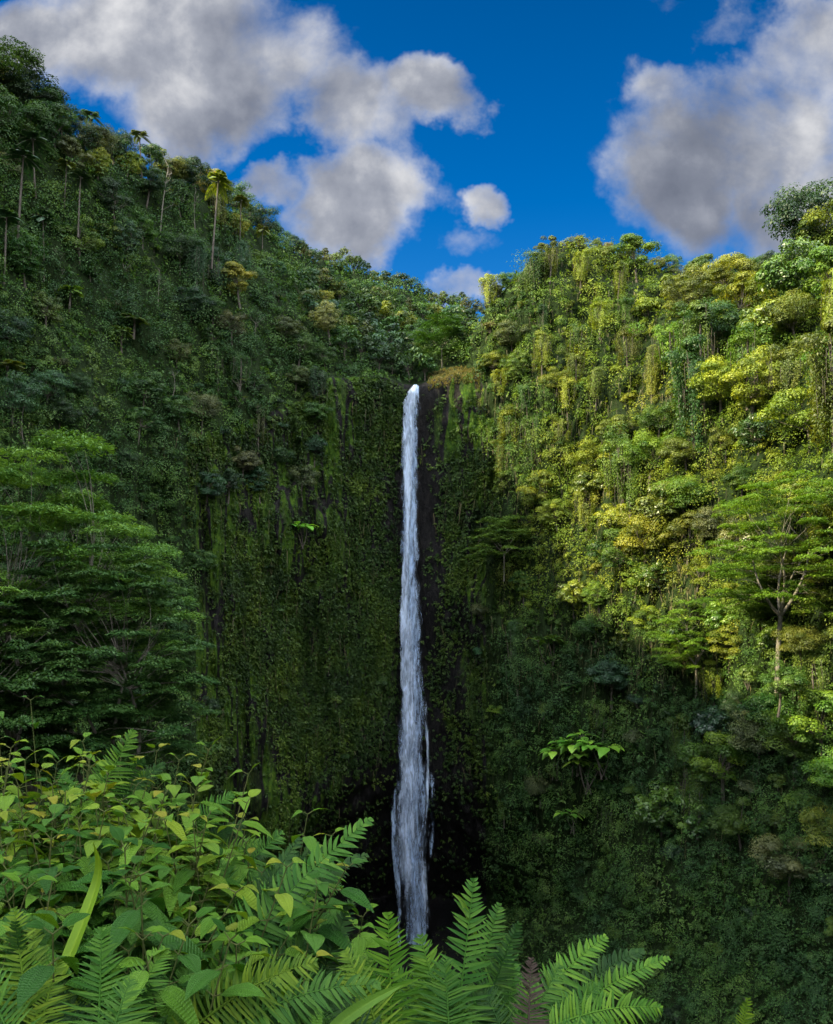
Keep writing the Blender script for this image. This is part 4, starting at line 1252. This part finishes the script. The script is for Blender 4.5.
FERNS = [   # label, [(base px, py, d), (tip px, py, d), width, pairs, arch, colour, facing camera share]
    ('large fern whose long frond reaches towards the foot of the falls', [
        ((185, 1015, 2.7), (372, 818, 3.0), .16, 30, .10, 'g', .55), ((150, 1000, 2.8), (318, 905, 3.1), .14, 28, .16, 'g', .5), ((200, 1030, 2.5), (340, 935, 2.9), .13, 26, .2, 'd', .5),
        ((205, 1000, 2.9), (300, 838, 3.2), .12, 26, .1, 'd', .5), ((170, 1000, 2.9), (232, 880, 3.2), .12, 24, .12, 'g', .6)]),
    ('yellow-green fern with a wide drooping frond at the bottom centre', [
        ((180, 1040, 2.2), (316, 962, 2.3), .13, 24, .16, 'y', .75), ((200, 1050, 2.2), (380, 985, 2.3), .10, 24, .2, 'g', .7), ((170, 1050, 2.2), (190, 965, 2.4), .10, 22, .1, 'g', .7)]),
    ('upright fern standing in front of the foot of the falls', [
        ((392, 1045, 2.5), (388, 912, 2.55), .13, 20, .02, 'b', .95), ((385, 1050, 2.4), (345, 950, 2.5), .11, 20, .1, 'y', .8), ((398, 1050, 2.5), (432, 960, 2.7), .11, 20, .1, 'g', .8),
        ((380, 1060, 2.3), (330, 1000, 2.4), .1, 20, .15, 'd', .6)]),
    ('tallest upright fern just right of the foot of the falls', [
        ((455, 1045, 2.5), (474, 878, 2.65), .12, 21, .02, 'g', .95), ((448, 1050, 2.5), (420, 935, 2.6), .12, 20, .06, 'b', .85), ((462, 1050, 2.5), (510, 960, 2.7), .11, 20, .1, 'g', .8),
        ((450, 1050, 2.4), (445, 960, 2.5), .12, 20, .03, 'g', .9)]),
    ('fern with a frond arching out right over the dark pool', [
        ((505, 1045, 2.6), (606, 936, 2.8), .11, 22, .12, 'b', .6), ((512, 1050, 2.6), (506, 938, 2.75), .09, 20, .03, 'g', .75), ((520, 1050, 2.5), (560, 965, 2.65), .1, 20, .08, 'g', .8),
        ((510, 1050, 2.5), (480, 985, 2.6), .1, 20, .1, 'd', .8), ((528, 1045, 2.5), (531, 958, 2.55), .075, 22, .02, 'dead', .9)]),
    ('low fern lying out towards the right of the foreground', [
        ((545, 1030, 2.5), (662, 1008, 2.6), .1, 24, .14, 'b', .7), ((550, 1040, 2.5), (600, 985, 2.65), .09, 20, .1, 'g', .7), ((540, 1050, 2.4), (620, 1030, 2.5), .1, 20, .1, 'g', .7)]),
    ('lone small fern tip at the bottom right edge', [((738, 1060, 2.6), (748, 998, 2.6), .05, 16, .0, 'y', .9)]),
    ('small fern with one curved tip above the left shrubs', [((92, 815, 3.3), (134, 730, 3.4), .11, 20, .1, 'b', .8), ((80, 830, 3.2), (62, 770, 3.3), .09, 18, .1, 'g', .7)]),
    ('upper fern with its top frond against the dark mossy wall', [
        ((165, 862, 3.5), (234, 793, 3.6), .13, 26, .12, 'g', .6), ((180, 870, 3.5), (245, 822, 3.6), .1, 22, .16, 'd', .6), ((190, 880, 3.4), (262, 842, 3.5), .1, 22, .2, 'b', .6),
        ((150, 870, 3.4), (190, 810, 3.5), .1, 22, .1, 'd', .6)]),
    ('fern in the middle of the bank, under the upper fern', [
        ((215, 905, 3.2), (283, 833, 3.4), .12, 24, .12, 'g', .6), ((225, 910, 3.2), (300, 870, 3.3), .11, 24, .18, 'g', .6), ((205, 920, 3.1), (240, 850, 3.3), .12, 24, .08, 'b', .8),
        ((230, 930, 3.0), (275, 880, 3.1), .11, 22, .14, 'd', .7), ((240, 920, 3.0), (220, 860, 3.1), .1, 22, .08, 'g', .8)]),
    ('yellowish fern curling at the bottom left corner', [
        ((30, 1040, 2.0), (14, 908, 2.1), .09, 20, .04, 'y', .8), ((38, 1040, 2.0), (58, 960, 2.1), .08, 18, .1, 'y', .8), ((20, 1060, 1.9), (-30, 960, 2.0), .1, 18, .1, 'g', .7)]),
    ('fern at the bottom left beside the strap leaf', [
        ((98, 1050, 2.0), (102, 928, 2.1), .1, 19, .03, 'g', .9), ((110, 1050, 2.0), (165, 948, 2.2), .09, 20, .1, 'b', .8), ((90, 1060, 2.0), (60, 985, 2.1), .09, 18, .1, 'd', .8),
        ((105, 1060, 1.9), (130, 980, 2.0), .09, 18, .1, 'g', .9)]),
    ('shaded fern between the long frond and the upright fern', [
        ((300, 1040, 2.7), (352, 900, 2.9), .1, 24, .08, 'd', .7), ((310, 1040, 2.7), (318, 930, 2.9), .11, 24, .05, 'g', .8), ((295, 1050, 2.6), (270, 950, 2.8), .1, 22, .08, 'd', .8),
        ((320, 1050, 2.6), (372, 955, 2.75), .1, 22, .1, 'b', .8)]),
    ('dark fern deep in the bank at lower left centre', [
        ((250, 1000, 3.0), (262, 905, 3.2), .12, 22, .06, 'd', .8), ((240, 1010, 3.0), (205, 930, 3.1), .12, 22, .1, 'd', .7), ((262, 1000, 3.0), (305, 930, 3.1), .11, 22, .1, 'g', .7)])]
for lab, fr in FERNS:
    b0 = np.mean([P(*f[0]) for f in fr], 0)
    root_p = np.array([b0[0], b0[1], float(ground_z(b0[0], b0[1])) - .05])
    root = empty('fern', root_p)
    more = []
    for f in (fr if len(fr) > 1 else []):
        for _ in range(2):
            jx, jy = rng.normal() * 26, abs(rng.normal()) * 22 + 12
            if 300 < f[1][0] < 430: jx = -abs(jx)
            more.append(((f[0][0] + jx * .3, f[0][1] + 12, f[0][2] + .1), (f[1][0] + jx, f[1][1] + jy, f[1][2] + rng.uniform(-.05, .3)), f[2] * rng.uniform(.65, .95), f[3] + 4, f[4] + rng.uniform(0, .12),
                         'd' if rng.random() < .5 else ('g' if f[5] == 'dead' else f[5]), f[6]))
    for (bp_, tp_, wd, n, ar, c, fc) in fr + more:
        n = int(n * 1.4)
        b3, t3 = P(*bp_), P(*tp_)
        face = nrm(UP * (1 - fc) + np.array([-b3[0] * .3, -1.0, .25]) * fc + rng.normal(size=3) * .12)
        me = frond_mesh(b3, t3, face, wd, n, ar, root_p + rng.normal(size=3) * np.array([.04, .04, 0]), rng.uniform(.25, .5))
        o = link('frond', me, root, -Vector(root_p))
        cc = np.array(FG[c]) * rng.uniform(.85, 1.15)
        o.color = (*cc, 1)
        if c == 'dead': o['label'] = 'withered grey-brown frond'
    tag(root, lab, 'fern', 'ferns on the bank in front')

# long strap leaves
def strap(pts, w, colour, label):
    pts = np.array([P(*p) for p in pts])
    k = np.linspace(0, len(pts) - 1, 24)
    C = np.stack([np.interp(k, np.arange(len(pts)), pts[:, a]) for a in range(3)], 1)
    for _ in range(5): C[1:-1] = .25 * C[:-2] + .5 * C[1:-1] + .25 * C[2:]
    T = nrm(np.gradient(C, axis=0)); N = nrm(np.array([-.2, -1, .35]) - T * (T @ np.array([-.2, -1, .35]))[:, None]); S = np.cross(T, N)
    s = np.linspace(0, 1, 24)
    wd = w * np.interp(s, [0, .15, .5, .85, 1], [.65, 1, .9, .5, .03])
    g = Geo(); Vv, uv = [], []
    for i in range(24):
        for u in (-1, -.5, 0, .5, 1):
            Vv.append(C[i] + S[i] * u * wd[i] + N[i] * abs(u) * .35 * wd[i]); uv.append((u * .8, s[i]))
    Q = [[i * 5 + j, i * 5 + j + 1, i * 5 + j + 6, i * 5 + j + 5] for i in range(23) for j in range(4)]
    g.add(Vv, Q, .6, uv)
    me = g.mesh('strap_leaf', M_FROND, True, True)
    base = Vector(C[0]); o = link('strap_leaf', me); o.color = (*colour, 1)
    me.transform(__import__('mathutils').Matrix.Translation(-base)); o.location = base
    tag(o, label, 'leaf', 'long strap leaves among the shrubs')


strap([(62, 975, 2.15), (72, 950, 2.2), (86, 915, 2.25), (97, 885, 2.3), (101, 862, 2.3), (93, 842, 2.25)], .019, (.095, .18, .012), 'long pale strap leaf standing up among the left shrubs')
strap([(5, 1010, 2.1), (25, 975, 2.2), (45, 948, 2.3), (64, 925, 2.4)], .036, (.035, .10, .012), 'wide dark strap leaf left of the long pale one')
strap([(325, 1040, 2.3), (345, 1018, 2.35), (372, 1000, 2.4), (402, 985, 2.45)], .02, (.055, .13, .012), 'flat strap leaf beneath the upright fern')
strap([(476, 935, 2.62), (468, 915, 2.62), (462, 900, 2.62), (452, 893, 2.62)], .009, (.07, .15, .015), 'thin curled blade left of the tallest fern')

# leafy ground cover filling the bank
n = 5200
px = rng.uniform(-60, 700, n); d = rng.uniform(3.3, 6.0, n)
x = (px - W2) / F * d
ztop = np.interp(px, [-60, 60, 150, 250, 330, 380, 540, 640, 700], [800, 815, 880, 930, 1010, 1030, 1040, 1070, 1120])
gz = ground_z(x, d)
zt = ZC + (HY - ztop - 15) / F * d
zz = np.where(zt > gz, gz + (zt - gz) * rng.random(n) ** .6, gz + .05)
g = Geo()
p = np.stack([x, d, zz], 1)
for q in range(7):
    U = nrm(rng.normal(size=(n, 3)) + np.array([0, 0, .1])); N = nrm(UP + rng.normal(size=(n, 3)) * .5); U = nrm(U - N * np.sum(U * N, 1, keepdims=True))
    L = rng.uniform(.035, .085, n)
    g.leaves(p + U * .05, U, N, L, L * .45, rng.random(n) * .8)
m = mat_leaf_field('bank_leaf', [(.3, (.02, .06, .012)), (.5, (.04, .11, .018)), (.7, (.07, .15, .02))], 3.0, .28)
tag(link('bank_foliage', g.mesh('bank_foliage', m)), 'small dark leaves filling the bank under the ferns', 'foliage', kind='stuff')

# ------------------------------------------------------------------ humid air
HAZE = 0.0
if HAZE:
    x0, x1, y0, y1, z0, z1 = -420, 420, -260, 560, -4, 330
    Vh = [(x, y, z) for x in (x0, x1) for y in (y0, y1) for z in (z0, z1)]
    Qh = [(0, 1, 3, 2), (4, 6, 7, 5), (0, 4, 5, 1), (2, 3, 7, 6), (0, 2, 6, 4), (1, 5, 7, 3)]
    b = NT('humid_air')
    pv = b.n('VolumePrincipled', ins={'Color': (.82, .9, 1.0, 1), 'Density': HAZE, 'Anisotropy': .1})
    b.l(pv.outputs[0], b.out.inputs['Volume'])
    tag(link('haze', make_mesh('haze', Vh, Qh, b.m)), kind='stuff')

# ------------------------------------------------------------------ world: Nishita sky and clouds
w = bpy.data.worlds.new('World'); sc.world = w; w.use_nodes = True
t = w.node_tree; t.nodes.clear()
N_ = lambda typ, **kw: node(t, typ, **kw)
sky = N_('TexSky', sky_type='NISHITA', sun_disc=False, sun_elevation=SUN_EL, sun_rotation=SUN_AZ, altitude=300, air_density=1.0, dust_density=0.3, ozone_density=2.5)
hs = N_('HueSaturation', ins={'Hue': .508, 'Saturation': 1.48, 'Value': 0.475, 'Color': sky.outputs[0]})
tc = N_('TexCoord')
sep = N_('SeparateXYZ', ins={0: tc.outputs['Generated']})
yy = N_('Math', operation='MAXIMUM', ins={0: sep.outputs[1], 1: .02})
u = N_('Math', operation='DIVIDE', ins={0: sep.outputs[0], 1: yy.outputs[0]})
v = N_('Math', operation='DIVIDE', ins={0: sep.outputs[2], 1: yy.outputs[0]})
uvn = N_('CombineXYZ', ins={0: u.outputs[0], 1: v.outputs[0], 2: 0.0})
warp = N_('TexNoise', ins={'Vector': uvn.outputs[0], 'Scale': 4.2, 'Detail': 6.0, 'Roughness': .62})
wsub = N_('VectorMath', operation='SUBTRACT', ins={0: warp.outputs['Color'], 1: (.5, .5, .5)})
wsc = N_('VectorMath', operation='SCALE', ins={0: wsub.outputs[0], 'Scale': .2})
uvw = N_('VectorMath', operation='ADD', ins={0: uvn.outputs[0], 1: wsc.outputs[0]})
BLOBS = [(150, 20, 180, 90, 1.25), (215, 85, 110, 75, 1.1), (20, 20, 90, 60, 1.2), (275, 50, 75, 90, .9), (355, 205, 85, 60, 1.25), (340, 120, 55, 80, 1.05), (425, 92, 70, 48, 1.1), 
         (385, 130, 50, 50, .75), (262, 188, 40, 26, .8), (478, 205, 27, 26, .9), (466, 242, 32, 22, .5), (470, 284, 56, 22, .8),
         (745, 130, 118, 95, 1.25), (810, 60, 90, 70, 1.0), (690, 185, 80, 85, 1.1), (675, 80, 55, 45, .8), (800, 200, 110, 90, 1.1), (735, 15, 50, 35, .6), (1000, 100, 150, 160, 1.1), (-140, 60, 150, 140, 1.1), (680, -20, 40, 20, .3)]


def cloud_density(vec):
    tot = None
    for (bx, by_, rx, ry, k) in BLOBS:
        mp = N_('Mapping', vector_type='TEXTURE', ins={'Vector': vec, 'Location': ((bx - W2) / F, (HY - by_) / F, 0), 'Scale': (rx / F, ry / F, 1)})
        ln = N_('VectorMath', operation='LENGTH', ins={0: mp.outputs[0]})
        mr = N_('MapRange', interpolation_type='SMOOTHSTEP', ins={'Value': ln.outputs['Value'], 'From Min': .25, 'From Max': 1.45, 'To Min': k, 'To Max': 0.0})
        if tot is None: tot = mr.outputs[0]
        else: tot = N_('Math', operation='SMOOTH_MAX', ins={0: tot, 1: mr.outputs[0], 2: .12}).outputs[0]
    return tot


blob = cloud_density(uvw.outputs[0])
vg = N_('MapRange', ins={'Value': v.outputs[0], 'From Min': .32, 'From Max': .75, 'To Min': 1.28, 'To Max': .92})
hsf = N_('VectorMath', operation='SCALE', ins={0: hs.outputs[0], 'Scale': vg.outputs[0]})
det = N_('TexNoise', ins={'Vector': uvn.outputs[0], 'Scale': 6.0, 'Detail': 10.0, 'Roughness': .57, 'Distortion': .1})
offv = N_('VectorMath', operation='ADD', ins={0: uvn.outputs[0], 1: (-.032, .03, 0)})
det2 = N_('TexNoise', ins={'Vector': offv.outputs[0], 'Scale': 6.0, 'Detail': 6.0, 'Roughness': .52, 'Distortion': .1})
big_ = N_('TexNoise', ins={'Vector': uvn.outputs[0], 'Scale': 3.2, 'Detail': 3.0, 'Roughness': .5})
dn = N_('Math', operation='MULTIPLY_ADD', ins={0: det.outputs['Fac'], 1: 1.9, 2: blob})
cov = N_('MapRange', interpolation_type='SMOOTHSTEP', ins={'Value': dn.outputs[0], 'From Min': 1.28, 'From Max': 2.05})
# shade inside the clouds: thicker parts grey, parts turned to the sun lighter
rel = N_('Math', operation='SUBTRACT', ins={0: det.outputs['Fac'], 1: det2.outputs['Fac']})
lum = N_('Math', operation='MULTIPLY_ADD', ins={0: rel.outputs[0], 1: 1.0, 2: .435})
lum2 = N_('Math', operation='MULTIPLY_ADD', ins={0: big_.outputs['Fac'], 1: .75, 2: lum.outputs[0]})
lum3 = N_('Math', operation='MULTIPLY_ADD', ins={0: cov.outputs[0], 1: -.26, 2: lum2.outputs[0]})
ccol = ramp(t, lum3.outputs[0], [(.20, (.46, .53, .72)), (.42, (.75, .83, 1.05)), (.57, (1.24, 1.32, 1.54)), (.76, (2.5, 2.52, 2.6))])
front = N_('Mix', data_type='RGBA', ins={0: cov.outputs[0], 6: hsf.outputs[0], 7: ccol})
# the rest of the dome, behind the camera and overhead: unseen bright cloud added as fill light
bn = N_('TexNoise', ins={'Vector': tc.outputs['Generated'], 'Scale': 3.0, 'Detail': 7.0, 'Roughness': .55})
bc = N_('MapRange', interpolation_type='SMOOTHSTEP', ins={'Value': bn.outputs['Fac'], 'From Min': .42, 'From Max': .56})
back = N_('Mix', data_type='RGBA', ins={0: bc.outputs[0], 6: hs.outputs[0], 7: (18.5, 18.8, 19.8, 1)})
bl = N_('MapRange', interpolation_type='SMOOTHSTEP', ins={'Value': sep.outputs[2], 'From Min': .1, 'From Max': .8, 'To Min': .32, 'To Max': 1.55})
backl = N_('VectorMath', operation='SCALE', ins={0: back.outputs[2], 'Scale': bl.outputs[0]})
fb = N_('MapRange', interpolation_type='SMOOTHSTEP', ins={'Value': sep.outputs[1], 'From Min': .25, 'From Max': .5})
fin = N_('Mix', data_type='RGBA', ins={0: fb.outputs[0], 6: backl.outputs[0], 7: front.outputs[2]})
bg = N_('Background', ins={'Color': fin.outputs[2], 'Strength': .1})
wo = t.nodes.new('ShaderNodeOutputWorld')
t.links.new(bg.outputs[0], wo.inputs['Surface'])

# ------------------------------------------------------------------ sun, camera, render settings
sd = bpy.data.lights.new('sun', 'SUN'); sd.energy = 5.0; sd.angle = math.radians(.8); sd.color = (1.0, .86, .52)
so = bpy.data.objects.new('sun', sd); COL.objects.link(so)
so.rotation_euler = Vector(-SUN).to_track_quat('-Z', 'Y').to_euler(); so.location = (0, 0, 300)

cd = bpy.data.cameras.new('camera'); cam = bpy.data.objects.new('camera', cd); COL.objects.link(cam)
cam.location = (0, 0, ZC); cam.rotation_euler = (math.pi / 2, 0, 0)
cd.sensor_width = 36; cd.sensor_fit = 'AUTO'; cd.lens = F / 1024 * 36
cd.shift_y = (HY - 512) / 1024
cd.clip_start = .05; cd.clip_end = 5000
sc.camera = cam
sc.view_settings.view_transform = 'Standard'; sc.view_settings.look = 'None'
sc.view_settings.exposure = 1.6; sc.view_settings.gamma = 1.0; sc.view_settings.use_curve_mapping = False
sc.render.engine = 'CYCLES'
cy = sc.cycles
cy.max_bounces = 6; cy.diffuse_bounces = 3; cy.glossy_bounces = 2; cy.transmission_bounces = 4; cy.transparent_max_bounces = 12
cy.use_denoising = True
try: cy.denoiser = 'OPENIMAGEDENOISE'
except Exception: pass
cy.caustics_reflective = False; cy.caustics_refractive = False
